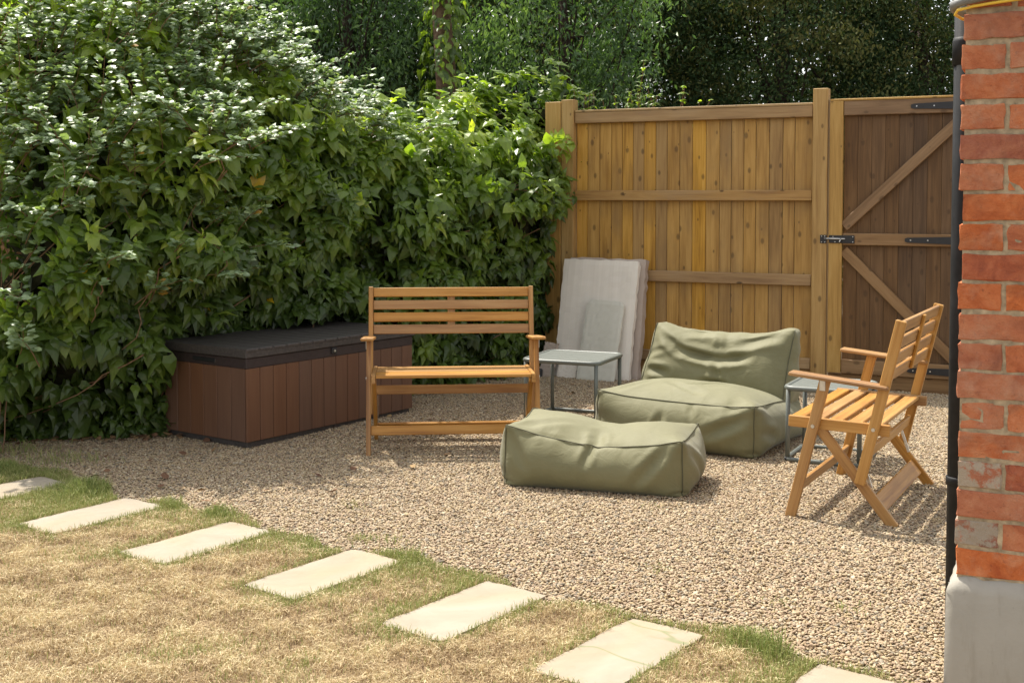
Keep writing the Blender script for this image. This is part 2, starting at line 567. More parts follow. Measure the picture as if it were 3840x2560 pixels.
FX = Vector((0.905, -0.425, 0)).normalized()     # along the fence, to the right
FY = Vector((0.425, 0.905, 0)).normalized()      # behind the fence
FO = Vector((2.316, 9.158, 0))                   # foot of the gate post
HE = np.array([0.656, 0.755])                    # along the hedge, away from the camera
HN = np.array([0.755, -0.656])                   # out of the hedge, into the garden
HO = np.array([-2.05, 7.26])

SLAB_S = np.array([0.8, -0.6])                   # short direction = along the row
SLAB_L = np.array([0.6, 0.8])                    # long direction
SLABS = [(-2.47, 5.85), (-1.88, 5.405), (-1.298, 4.977), (-0.707, 4.562), (-0.157, 4.150), (0.342, 3.752), (0.872, 3.345)]

def lawn_edge(x, y):
    """signed distance (m) past the edge of the lawn, >0 on the gravel"""
    x = np.asarray(x); y = np.asarray(y)
    q = (x + 0.157) * SLAB_L[0] + (y - 4.15) * SLAB_L[1]
    r = (x + 0.157) * SLAB_S[0] + (y - 4.15) * SLAB_S[1]
    return q - 0.27 + 0.05 * np.sin(r * 5.1 + 0.6) + 0.035 * np.sin(r * 13.0) - 0.10 * np.clip(-r - 2.6, 0, 2)

sheet('gravel_bed', [(-3.6, 6.2), (-2.6, 5.7), (1.1, 2.9), (1.6, 2.0), (4.6, 2.0), (4.6, 8.15), (0.4, 10.1), (-2.2, 7.2), (-3.2, 6.9)], -0.012, M['gravel_base'])

def lawn_mesh():
    rs = np.linspace(-5.5, 3.2, 120)
    pts = []
    for r in rs:
        lo, hi = -0.6, 1.2
        for _ in range(30):
            q = (lo + hi) / 2
            p = np.array([-0.157, 4.15]) + SLAB_S * r + SLAB_L * q
            if lawn_edge(p[0], p[1]) > 0:
                hi = q
            else:
                lo = q
        pts.append(p)
    a = np.array([-0.157, 4.15])
    return [tuple(p) for p in pts] + [tuple(a + SLAB_S * 3.2 - SLAB_L * 7), tuple(a - SLAB_S * 5.5 - SLAB_L * 7)]
sheet('lawn', lawn_mesh(), -0.006, M['lawn_base'])

# gravel: one countless mass, pebbles scattered on points
def in_view(x, y, margin=0.35):
    return (np.abs(x) < 0.43 * y + margin) & (y > 2.9)

def make_gravel():
    pitch = 0.0088
    gx, gy = np.meshgrid(np.arange(-3.6, 4.2, pitch), np.arange(2.9, 10.3, pitch))
    x = gx.ravel() + RNG.uniform(-0.5, 0.5, gx.size) * pitch
    y = gy.ravel() + RNG.uniform(-0.5, 0.5, gx.size) * pitch
    e = lawn_edge(x, y)
    hs = (x - HO[0]) * HE[0] + (y - HO[1]) * HE[1]
    hn = (x - HO[0]) * HN[0] + (y - HO[1]) * HN[1]
    fy = (x - FO.x) * FY.x + (y - FO.y) * FY.y
    keep = (e > -0.01) & in_view(x, y) & (fy < 0.02) & (hn > -0.12 + np.where(hs < 0, 0.75 * hs, 0) + 0.05 * np.sin(hs * 9))
    keep &= ~((e < 0.08) & (RNG.random(x.size) > 0.35 + e * 8))
    for sx, sy in SLABS:
        u = (x - sx) * SLAB_S[0] + (y - sy) * SLAB_S[1]
        v = (x - sx) * SLAB_L[0] + (y - sy) * SLAB_L[1]
        keep &= ~((np.abs(u) < 0.145) & (np.abs(v) < 0.296))
    # nothing under the brick corner
    px = (x - 1.128) * FX.x + (y - 3.06) * FX.y
    py = (x - 1.128) * FY.x + (y - 3.06) * FY.y
    keep &= ~((px > -0.04) & (py > -0.05))
    x, y = x[keep], y[keep]
    n = len(x)
    z = 0.012 * smooth_noise(x, y, 3, 3.0) * 0.5 + RNG.uniform(-0.006, 0.006, n) - 0.003
    m = bpy.data.meshes.new('gravel')
    m.vertices.add(n)
    m.vertices.foreach_set('co', np.stack([x, y, z], 1).astype(np.float32).ravel())
    s = RNG.uniform(0.0036, 0.0062, n) * np.where(RNG.random(n) < 0.06, 1.45, 1.0)
    sc = np.stack([s * RNG.uniform(0.95, 1.7, n), s * RNG.uniform(0.75, 1.1, n), s * RNG.uniform(0.48, 0.75, n)], 1)
    a = m.attributes.new('scl', 'FLOAT_VECTOR', 'POINT')
    a.data.foreach_set('vector', sc.astype(np.float32).ravel())
    a = m.attributes.new('rot', 'FLOAT_VECTOR', 'POINT')
    rt = np.stack([RNG.normal(0, 0.33, n), RNG.normal(0, 0.33, n), RNG.uniform(0, 6.28, n)], 1)
    a.data.foreach_set('vector', rt.astype(np.float32).ravel())
    o = obj('gravel', m, M['pebble'])
    stuff(o)
    g = bpy.data.node_groups.new('pebbles', 'GeometryNodeTree')
    g.interface.new_socket('Geometry', in_out='INPUT', socket_type='NodeSocketGeometry')
    g.interface.new_socket('Geometry', in_out='OUTPUT', socket_type='NodeSocketGeometry')
    N = g.nodes.new
    gi, go = N('NodeGroupInput'), N('NodeGroupOutput')
    join = N('GeometryNodeJoinGeometry')
    for k in range(6):
        ico = N('GeometryNodeMeshIcoSphere')
        ico.inputs['Radius'].default_value = 1.0
        ico.inputs['Subdivisions'].default_value = 2
        sp = N('GeometryNodeSetPosition')
        nz = N('ShaderNodeTexNoise')
        nz.noise_dimensions = '4D'
        nz.inputs['W'].default_value = 3.7 * k
        nz.inputs['Scale'].default_value = 0.9
        nz.inputs['Detail'].default_value = 1.0
        sub = N('ShaderNodeVectorMath'); sub.operation = 'SUBTRACT'
        sub.inputs[1].default_value = (0.5, 0.5, 0.5)
        mul = N('ShaderNodeVectorMath'); mul.operation = 'SCALE'
        mul.inputs['Scale'].default_value = 1.5
        g.links.new(nz.outputs['Color'], sub.inputs[0])
        g.links.new(sub.outputs[0], mul.inputs[0])
        g.links.new(ico.outputs[0], sp.inputs['Geometry'])
        g.links.new(mul.outputs[0], sp.inputs['Offset'])
        sm = N('GeometryNodeSetShadeSmooth')
        g.links.new(sp.outputs[0], sm.inputs[0])
        smat = N('GeometryNodeSetMaterial')
        smat.inputs['Material'].default_value = M['pebble']
        g.links.new(sm.outputs[0], smat.inputs[0])
        ti = N('GeometryNodeGeometryToInstance')
        g.links.new(smat.outputs[0], ti.inputs[0])
        g.links.new(ti.outputs[0], join.inputs[0])
    iop = N('GeometryNodeInstanceOnPoints')
    iop.inputs['Pick Instance'].default_value = True
    ri = N('FunctionNodeRandomValue'); ri.data_type = 'INT'
    ri.inputs[4].default_value = 0
    ri.inputs[5].default_value = 5
    ar = N('GeometryNodeInputNamedAttribute'); ar.data_type = 'FLOAT_VECTOR'; ar.inputs['Name'].default_value = 'rot'
    asc = N('GeometryNodeInputNamedAttribute'); asc.data_type = 'FLOAT_VECTOR'; asc.inputs['Name'].default_value = 'scl'
    er = N('FunctionNodeEulerToRotation')
    g.links.new(ar.outputs['Attribute'], er.inputs[0])
    g.links.new(gi.outputs[0], iop.inputs['Points'])
    g.links.new(join.outputs[0], iop.inputs['Instance'])
    g.links.new(ri.outputs[2], iop.inputs['Instance Index'])
    g.links.new(er.outputs[0], iop.inputs['Rotation'])
    g.links.new(asc.outputs['Attribute'], iop.inputs['Scale'])
    g.links.new(iop.outputs[0], go.inputs[0])
    md = o.modifiers.new('pebbles', 'NODES')
    md.node_group = g
    return n
n_pebbles = make_gravel()

# grass: one countless mass of blades
def blades(x, y, z, h, w, lean, tone):
    n = len(x)
    az = RNG.uniform(0, 6.283, n)
    la = RNG.uniform(0, 6.283, n)
    sx, sy = np.cos(az) * w, np.sin(az) * w
    lx, ly = np.cos(la) * lean * h, np.sin(la) * lean * h
    b0 = np.stack([x - sx, y - sy, z], 1); b1 = np.stack([x + sx, y + sy, z], 1)
    zm = z + h * 0.6
    m0 = np.stack([x - sx * .8 + lx * .35, y - sy * .8 + ly * .35, zm], 1)
    m1 = np.stack([x + sx * .8 + lx * .35, y + sy * .8 + ly * .35, zm], 1)
    tp = np.stack([x + lx, y + ly, z + h * np.clip(1.0 - 0.35 * lean, 0.3, 1)], 1)
    V = np.stack([b0, b1, m0, m1, tp], 1).reshape(-1, 3)
    base = (np.arange(n) * 5)[:, None]
    F = np.concatenate([base + np.array([[0, 1, 3]]), base + np.array([[0, 3, 2]]), base + np.array([[2, 3, 4]])], 0)
    return V, F, np.repeat(tone, 5)

TUFTS = [(-1.51, 5.60, .10, .075), (-1.31, 5.40, .07, .07), (-0.93, 5.22, .11, .065), (-0.78, 5.05, .08, .05), (-0.33, 4.79, .12, .055), (-0.19, 4.66, .08, .05), (0.16, 4.43, .09, .07), (0.31, 4.27, .10, .045),
         (0.83, 3.76, .08, .085), (0.75, 3.84, .07, .06), (-2.05, 5.84, .16, .085), (-1.92, 5.90, .12, .08), (-2.66, 6.25, .14, .07)]

def make_grass():
    n = 520000
    q = RNG.uniform(-2.4, 0.5, n); r = RNG.uniform(-3.6, 2.0, n)
    x = -0.157 + SLAB_S[0] * r + SLAB_L[0] * q
    y = 4.15 + SLAB_S[1] * r + SLAB_L[1] * q
    e = lawn_edge(x, y)
    keep = (e < 0.03) & in_view(x, y, 0.12) & (y > 3.25)
    hn = (x - HO[0]) * HN[0] + (y - HO[1]) * HN[1]
    keep &= hn > -0.1
    x, y, e, r = x[keep], y[keep], e[keep], r[keep]
    n = len(x)
    dist = np.full(n, 9.0)
    keep = np.ones(n, bool)
    for sx, sy in SLABS:
        u = np.abs((x - sx) * SLAB_S[0] + (y - sy) * SLAB_S[1]) - 0.1375
        v = np.abs((x - sx) * SLAB_L[0] + (y - sy) * SLAB_L[1]) - 0.2875
        keep &= ~((u < 0.0) & (v < 0.0))
        dist = np.minimum(dist, np.hypot(np.maximum(u, 0), np.maximum(v, 0)))
    patch = smooth_noise(x, y, 21, 4.0)
    fine = smooth_noise(x, y, 5, 16.0)
    clump = smooth_noise(x, y, 6, 34.0)
    tuft = np.zeros(n)
    th = np.zeros(n)
    for tx, ty, tr, hh in TUFTS:
        w = np.exp(-((x - tx) ** 2 + (y - ty) ** 2) / tr ** 2)
        tuft = np.maximum(tuft, w)
        th = np.maximum(th, w * hh)
    g = 0.50 * np.exp(-dist / 0.05) + 0.40 * np.exp(-np.abs(e) / 0.12) + 0.34 * np.exp(-dist / 0.2) + 0.9 * tuft
    g = g + 0.28 * np.clip((-r - 1.9) / .5, 0, 1) * (dist < 0.7) + 0.26 * patch + 0.18 * fine - 0.11 + 0.05 * np.clip(r / 1.2, 0, 1)
    green = RNG.random(n) < np.clip(g, 0.03, 0.92)
    bare = (fine + 0.6 * clump < -0.9) & (RNG.random(n) < 0.35) & (tuft < .2)
    keep &= ~bare
    x, y, e, green, g, fine, tuft, th, clump, dist = (k[keep] for k in (x, y, e, green, g, fine, tuft, th, clump, dist))
    n = len(x)
    edge_grow = np.exp(-dist / 0.03)
    h = np.where(green, RNG.uniform(0.016, 0.036, n) + th * RNG.uniform(.1, 1.0, n), RNG.uniform(0.010, 0.030, n) * (1 + 0.55 * clump)) * (1 + .25 * edge_grow * green)
    w = np.where(green, RNG.uniform(0.0008, 0.0016, n), RNG.uniform(0.0009, 0.0019, n))
    lean = np.where(green, RNG.uniform(0.1, 0.9, n), RNG.uniform(0.3, 1.7, n))
    tone = np.where(green, np.clip(RNG.uniform(0.58, 0.92, n) + 0.10 * tuft, .58, 1), np.clip(RNG.uniform(0.0, 0.56, n) + 0.10 * fine + 0.12 * clump, 0, .56))
    V, F, T = blades(x, y, np.full(n, -0.004), h, w, lean, np.clip(tone, 0, 1))
    stuff(obj('grass', fast_mesh('grass', V, F, tone=T), M['grass']))
    # stray weeds in the gravel
    V2, F2, T2, off = [], [], [], 0
    for cx, cy, k, hh in ((-0.62, 5.02, 60, .03), (-0.50, 5.0, 40, .03), (-0.72, 5.55, 30, .03), (1.15, 4.15, 30, .025), (0.93, 4.2, 24, .02), (0.65, 5.55, 30, .02), (0.55, 4.6, 26, .02), (-2.45, 6.5, 200, .06), (-2.75, 6.75, 200, .06)):
        xx = cx + RNG.normal(0, .035 if k < 100 else .12, k); yy = cy + RNG.normal(0, .035 if k < 100 else .1, k)
        v, f, t = blades(xx, yy, np.full(k, 0.0), RNG.uniform(.5, 1.4, k) * hh, RNG.uniform(.001, .002, k), RNG.uniform(.3, 1.1, k), RNG.uniform(.62, .95, k))
        V2.append(v); F2.append(f + off); T2.append(t); off += len(v)
    stuff(obj('weeds', fast_mesh('weeds', np.concatenate(V2), np.concatenate(F2), tone=np.concatenate(T2)), M['grass']))
make_grass()

# stepping stones
def make_slab(i, c, label):
    r = random.Random(40 + i)
    nx, ny = 7, 13
    bm = bmesh.new()
    bmesh.ops.create_grid(bm, x_segments=nx, y_segments=ny, size=0.5)
    for v in bm.verts:
        x, y = v.co.x * 0.275, v.co.y * 0.575
        edge = abs(v.co.x) > 0.49 or abs(v.co.y) > 0.49
        corner = abs(v.co.x) > 0.49 and abs(v.co.y) > 0.49
        k = 0.0045 if edge else 0.0
        if corner:
            c_ = r.uniform(.94, .995)
            x, y = x * c_, y * (1 - (1 - c_) * .5)
        v.co = (x + r.uniform(-k, k), y + r.uniform(-k, k), 0.006 + (r.uniform(-0.003, -0.001) if edge else r.uniform(-0.0012, 0.0012)))
    es = [e for e in bm.edges if e.is_boundary]
    g = bmesh.ops.extrude_edge_only(bm, edges=es)
    for v in [v for v in g['geom'] if isinstance(v, bmesh.types.BMVert)]:
        v.co.z = -0.03
    o = bm_obj('stepping_stone', bm, M['sandstone_veined' if i == 5 else 'sandstone'])
    o.location = (c[0], c[1], 0)
    o.rotation_euler = (0, 0, math.atan2(SLAB_L[1], SLAB_L[0]) - math.pi / 2 + r.uniform(-0.02, 0.02))
    tag(o, label, 'paving slab', 'stepping stones along the edge of the lawn')
slab_labels = ['pale paving slab at the far left end of the row',
               'cream paving slab second from the left end of the row',
               'plain sunlit cream slab, third from the left, below the brown storage box',
               'cream slab in the middle of the row, fourth from the left',
               'cream slab just left of the one with the greenish crack',
               'near cream slab with a thin greenish crack across it',
               'sliver of cream slab at the bottom right, beside tall green tuft']
for i, c in enumerate(SLABS):
    make_slab(i, c, slab_labels[i])

# ------------------------------------------------------------------ fence and gate
FROT = math.atan2(FX.y, FX.x)
fence = thing('garden_fence', 'tall honey coloured closeboard fence panel between square timber posts', 'fence', FO, FROT)
def fence_post(t0, t1, z):
    o = box('post', M['post'], fence, ((t0 + t1) / 2, 0.05, z / 2 - 0.05), (t1 - t0, 0.10, z + 0.1), 0.004)
    return o
fence_post(-0.064, 0.046, 2.24)
fence_post(-2.112, -2.004, 2.225)
fence_post(-2.256, -2.117, 2.21)
for z0, z1 in ((2.030, 2.118), (1.400, 1.481), (0.756, 0.841), (0.122, 0.204)):
    box('rail', M['rail'], fence, (-1.034, 0.038, (z0 + z1) / 2), (1.93, 0.04, z1 - z0), 0.004)
box('capping_strip', M['post'], fence, (-1.034, 0.052, 2.128), (1.93, 0.075, 0.018), 0.003)
box('gravel_board', M['rail'], fence, (-1.034, 0.055, 0.05), (1.93, 0.03, 0.138), 0.003)
box('gravel_board', M['gate_frame'], fence, (0.61, 0.06, 0.03), (1.10, 0.03, 0.145), 0.003)
NB = 19
x = -2.0
for i in range(NB):
    wd = 1.93 / NB * random.uniform(0.9, 1.1)
    if i == NB - 1:
        wd = -0.07 - x
    b = box('board', M['fence'], fence, (x + wd / 2, 0.074, 1.115), (wd - 0.0045, 0.016, 2.0), 0.003)
    b.matrix_basis = b.matrix_basis @ Matrix.Rotation(R(random.uniform(1.5, 4.0)), 4, 'X')
    x += wd
keeper = box('bolt_keeper', M['black_iron'], fence, (0.024, -0.004, 1.113), (0.048, 0.008, 0.062), 0.002)

gate = thing('garden_gate', 'brown boarded gate with diagonal braces and black strap hinges', 'gate', FO + FX * 0.06, FROT)
box('stile', M['post'], gate, (0.049, 0.030, 1.125), (0.098, 0.045, 2.03), 0.004)['label'] = 'lighter honey coloured gate stile'
box('stile', M['gate_frame'], gate, (1.045, 0.030, 1.125), (0.098, 0.045, 2.03), 0.004)
for z0, z1 in ((2.033, 2.140), (1.070, 1.157), (0.107, 0.212)):
    box('gate_rail', M['gate_frame'], gate, (0.547, 0.034, (z0 + z1) / 2), (0.892, 0.04, z1 - z0), 0.004)
box('capping_strip', M['post'], gate, (0.547, 0.045, 2.149), (1.09, 0.07, 0.016), 0.003)
x = 0.1
for i in range(9):
    wd = 0.892 / 9
    b = box('board', M['gate'], gate, (x + wd / 2, 0.066, 1.12), (wd - 0.0012, 0.012, 2.0), 0.002)
    b.matrix_basis = b.matrix_basis @ Matrix.Rotation(R(random.uniform(-1.2, 1.2)), 4, 'X')
    x += wd
bar('brace', M['gate_frame'], gate, (0.108, 0.036, 1.205), (0.985, 0.036, 2.105 - 0.06), 0.075, 0.036, (0, 0, 1), 0.004)
bar('brace', M['gate_frame'], gate, (0.108, 0.036, 1.03), (0.985, 0.036, 0.16), 0.075, 0.036, (0, 0, 1), 0.004)
def hinge(z, L):
    bm = bmesh.new()
    prof = [(1.08 - L, 0.012), (1.08 - L + 0.02, 0.018), (1.10, 0.034), (1.10, -0.034), (1.08 - L + 0.02, -0.018), (1.08 - L, -0.012)]
    vs = [bm.verts.new((p[0], 0.008, z + p[1])) for p in prof]
    f = bm.faces.new(vs)
    g = bmesh.ops.extrude_face_region(bm, geom=[f])
    bmesh.ops.translate(bm, vec=(0, -0.005, 0), verts=[v for v in g['geom'] if isinstance(v, bmesh.types.BMVert)])
    bmesh.ops.recalc_face_normals(bm, faces=bm.faces)
    h = bm_obj('strap_hinge', bm, M['black_iron'], gate)
    for xx in (1.08 - L + 0.04, 1.08 - L + 0.16):
        disc('screw', M['steel'], h, (xx, 0.0025, z), 0.006)
def disc(name, mat, parent, c, r, axis='Y', h=0.004):
    bm = bmesh.new()
    bmesh.ops.create_cone(bm, cap_ends=True, segments=10, radius1=r, radius2=r * 0.8, depth=h)
    if axis == 'Y':
        bmesh.ops.rotate(bm, matrix=Matrix.Rotation(math.pi / 2, 3, 'X'), verts=bm.verts)
    elif axis == 'X':
        bmesh.ops.rotate(bm, matrix=Matrix.Rotation(math.pi / 2, 3, 'Y'), verts=bm.verts)
    bmesh.ops.translate(bm, vec=c, verts=bm.verts)
    return bm_obj(name, bm, mat, parent, False)
hinge(2.085, 0.50)
hinge(1.113, 0.53)
hinge(0.160, 0.50)
bp = box('bolt_plate', M['black_iron'], gate, (0.098, 0.002, 1.113), (0.186, 0.008, 0.058), 0.002)
def bolt_rod():
    o = tube('bolt_rod', M['steel'], gate, [(-0.03, -0.010, 1.117), (0.125, -0.010, 1.117)], 0.006, 8)
    tube('bolt_handle', M['steel'], o, [(0.095, -0.012, 1.117), (0.090, -0.026, 1.100), (0.085, -0.030, 1.092)], 0.005, 6)
    return o
bolt_rod()
for xx, zz in ((0.035, 1.133), (0.05, 1.094), (0.18, 1.132), (0.18, 1.094)):
    disc('screw', M['steel'], gate, (xx, -0.003, zz), 0.0045)
for xx, zz in ((0.012, 1.135), (0.036, 1.135), (0.012, 1.091), (0.036, 1.091)):
    disc('screw', M['steel'], keeper, tuple(keeper.matrix_basis.inverted() @ Vector((xx, -0.009, zz))), 0.0045)

# ------------------------------------------------------------------ house corner: bricks, mortar, plinth, pipe
WO = Vector((1.128, 3.06, 0))
wall = thing('brick_wall', 'old orange red brick house corner on a grey rendered plinth', 'wall', WO, FROT)
COURSE = 0.0747
Z0 = 0.463                      # underside of the lowest course
def brick_mesh(r, L, D, H):
    bm = bmesh.new()
    nx = 5 if L > 0.15 else 3
    bmesh.ops.create_cube(bm, size=1.0)
    bmesh.ops.scale(bm, vec=(L, D, H), verts=bm.verts)
    cuts = [e for e in bm.edges if abs((e.verts[0].co - e.verts[1].co).x) > L * 0.9]
    bmesh.ops.subdivide_edges(bm, edges=cuts, cuts=nx, use_grid_fill=True)
    cuts = [e for e in bm.edges if abs((e.verts[0].co - e.verts[1].co).z) > H * 0.9]
    bmesh.ops.subdivide_edges(bm, edges=cuts, cuts=2, use_grid_fill=True)
    es = [e for e in bm.edges if e.calc_face_angle(0) > 1.0]
    bmesh.ops.bevel(bm, geom=es, offset=0.0022, segments=1, affect='EDGES')
    for v in bm.verts:
        k = 0.0024
        v.co += Vector((r.uniform(-k, k), r.uniform(-k, k) * 0.8, r.uniform(-k, k)))
    return bm
def put_brick(r, xc, yc, zc, L, D, H, mat):
    o = bm_obj('brick', brick_mesh(r, L, D, H), mat, wall, False)
    o.location = (xc, yc, zc)
    o.rotation_euler = (r.uniform(-.006, .006), r.uniform(-.006, .006), r.uniform(-.008, .008))
rb = random.Random(5)
row_mats = {0: 'brick', 1: 'brick_lichen', 2: 'brick', 3: 'brick_lichen', 4: 'brick', 5: 'brick', 6: 'brick_pink', 7: 'brick', 8: 'brick', 9: 'brick', 10: 'brick_dark', 11: 'brick', 12: 'brick', 13: 'brick_pink', 14: 'brick_dark', 15: 'brick_pink', 16: 'brick', 17: 'brick', 18: 'brick_pink', 19: 'brick'}
for row in range(21):
    zc = Z0 + COURSE * row + COURSE / 2
    jh = 0.0095 if row < 14 else 0.0135
    hgt = COURSE - jh
    stretch = row % 2 == 0
    xx = rb.uniform(-0.007, 0.005)
    k = 0
    while xx < 0.36:
        L = 0.215 if stretch else (0.103 if k == 0 else 0.104)
        mt = row_mats.get(row, 'brick')
        if k > 0:
            mt = rb.choice(['brick', 'brick_pink', 'brick_dark', 'brick'])
        put_brick(rb, xx + L / 2, 0.052 + rb.uniform(-0.002, 0.002), zc + rb.uniform(-.001, .001), L, 0.104, hgt, M[mt])
        xx += L + (0.009 if row < 14 else 0.012)
        k += 1
# mortar body (front leg + return wall going back)
bm = bmesh.new()
add_box(bm, 0.27, 0.105, Z0 + 0.8, 0.534, 0.204, 1.62)
add_box(bm, 0.107, 0.62, Z0 + 0.8, 0.206, 0.82, 1.62)
bm_obj('mortar', bm, M['mortar'], wall)
# bricks of the return side, which the photo does not show one by one
bm = bmesh.new()
for row in range(21):
    yy = 0.12 if row % 2 == 0 else 0.225
    while yy < 0.98:
        L = 0.103 if (row % 2 == 0 and yy < 0.13) else 0.213
        add_box(bm, 0.05, yy + L / 2, Z0 + COURSE * (row + .5), 0.1, L, COURSE - .012, 0.003)
        yy += L + .011
stuff(bm_obj('return_brickwork', bm, M['brick_pink'], wall))
# rendered plinth with a sloped top
def plinth():
    bm = bmesh.new()
    secs = [(-0.021, -0.1), (-0.023, 0.20), (-0.021, 0.425), (-0.014, 0.440), (0.004, 0.462), (0.02, 0.464)]
    out = []
    nseg = 26
    for off, z in secs:
        ring = []
        for k in range(nseg + 1):                      # along the front
            xk = off + (0.56 - off) * k / nseg
            ring.append((xk, off + 0.0022 * math.sin(k * 2.1 + z * 30), z + 0.002 * math.sin(k * 1.3)))
        back = [(off + 0.002 * math.sin(k * 3.3), off + (1.05 - off) * k / nseg, z) for k in range(nseg, 0, -1)]
        ring = back + ring
        out.append([bm.verts.new(p) for p in ring])
    for a, b in zip(out, out[1:]):
        for i in range(len(a) - 1):
            bm.faces.new((a[i], a[i + 1], b[i + 1], b[i]))
    bmesh.ops.recalc_face_normals(bm, faces=bm.faces)
    o = bm_obj('plinth', bm, M['render'], wall, True)
    o['label'] = 'smooth grey rendered plinth under the bricks'
plinth()

pipe = thing('drainpipe', 'black round downpipe on the near side of the brick corner', 'pipe', WO + FX * -0.037 + FY * 0.50, FROT)
tube('pipe', M['pipe'], pipe, [(0, 0, 0.02), (0, 0, 1.2), (0, 0, 2.4)], 0.034, 16)
tube('pipe_socket', M['pipe'], pipe, [(0, 0, 1.80), (0, 0, 1.868), (0, 0, 1.880)], [0.0385, 0.0385, 0.036], 16)
tube('pipe_socket', M['pipe'], pipe, [(0, 0, 0.585), (0, 0, 0.605), (0, 0, 0.610)], [0.0385, 0.0385, 0.036], 16)

def arc_pts(c, rx, ry, z, a0, a1, n, dz=0.0):
    return [(c[0] + rx * math.cos(a0 + (a1 - a0) * k / n), c[1] + ry * math.sin(a0 + (a1 - a0) * k / n), z + dz * k / n) for k in range(n + 1)]
def wl(pts):
    return [tuple(WO + FX * p[0] + FY * p[1] + Vector((0, 0, p[2]))) for p in pts]
hz = thing('hose', 'grey hose wrapped round the top of the brick corner', 'hose', WO + Vector((0, 0, 1.9)), 0)
hpts = wl([(0.02, 0.25, 1.905), (-0.02, 0.14, 1.902), (-0.032, 0.06, 1.900), (-0.026, 0.0, 1.902), (0.0, -0.022, 1.906), (0.06, -0.024, 1.916), (0.15, -0.022, 1.928), (0.28, -0.02, 1.945)])
ho = tube('hose_pipe', M['hose'], hz, [tuple(Vector(p) - WO - Vector((0, 0, 1.9))) for p in hpts], 0.011, 8)
yc = thing('cable', 'thin yellow cable looped under the grey hose on brick corner', 'cable', WO + Vector((0, 0, 1.88)), 0)
ypts = wl([(0.03, 0.12, 1.872), (-0.012, 0.06, 1.874), (-0.024, 0.015, 1.879), (-0.016, -0.012, 1.886), (0.02, -0.016, 1.893), (0.07, -0.02, 1.898), (0.14, -0.02, 1.904)])
tube('cable_sheath', M['yellow'], yc, [tuple(Vector(p) - WO - Vector((0, 0, 1.88))) for p in ypts], 0.004, 6)

# ------------------------------------------------------------------ storage box
BX = R(54.0)
sbox = thing('storage_box', 'large brown plastic garden storage box with black slatted lid', 'storage box', (-1.508, 6.881, 0), BX)
BL, BW = 1.44, 0.725
def sb(name, mat, c, s, bev=0.003, parent=None):
    return box(name, mat, parent or sbox, c, s, bev)
sb('base', M['lid'], (BL / 2, BW / 2, 0.02), (BL - 0.03, BW - 0.03, 0.05))
core = sb('inner_wall', M['lid'], (BL / 2, BW / 2, 0.24), (BL - 0.024, BW - 0.024, 0.42))
NP = 14
pw = BL / NP
for i in range(NP):
    sb('plank', M['plank'], (pw * (i + .5), 0.006, 0.240), (pw - 0.003, 0.013, 0.420), 0.0025)
ps = (BW - 0.014) / 6
for i in range(6):
    sb('plank', M['plank'], (0.006, 0.014 + ps * (i + .5), 0.240), (0.013, ps - 0.003, 0.420), 0.0025)
    sb('plank', M['plank'], (BL - 0.006, 0.014 + ps * (i + .5), 0.240), (0.013, ps - 0.003, 0.420), 0.0025)
band = sb('rim_band', M['lid_band'], (BL / 2, BW / 2, 0.480), (BL + 0.004, BW + 0.004, 0.060), 0.004)
lid = sb('lid', M['lid'], (BL / 2, BW / 2, 0.537), (BL + 0.03, BW + 0.03, 0.052), 0.005)
for i in range(14):
    w = (BL + 0.034) / 14
    o = box('lid_slat', M['lid'], lid, (-(BL + .034) / 2 + w * (i + .5), -0.0015, 0.0205), (w - 0.006, BW + 0.036, 0.016), 0.0025)
hasp = sb('lock_hasp', M['black_iron'], (BL / 2 - 0.02, -0.006, 0.486), (0.046, 0.014, 0.038), 0.004)
disc('lock_ring', M['steel'], hasp, (0.0, -0.009, 0.0), 0.008)
sb('hand_hold', M['black_iron'], (-0.001, 0.36, 0.480), (0.008, 0.20, 0.026), 0.003)

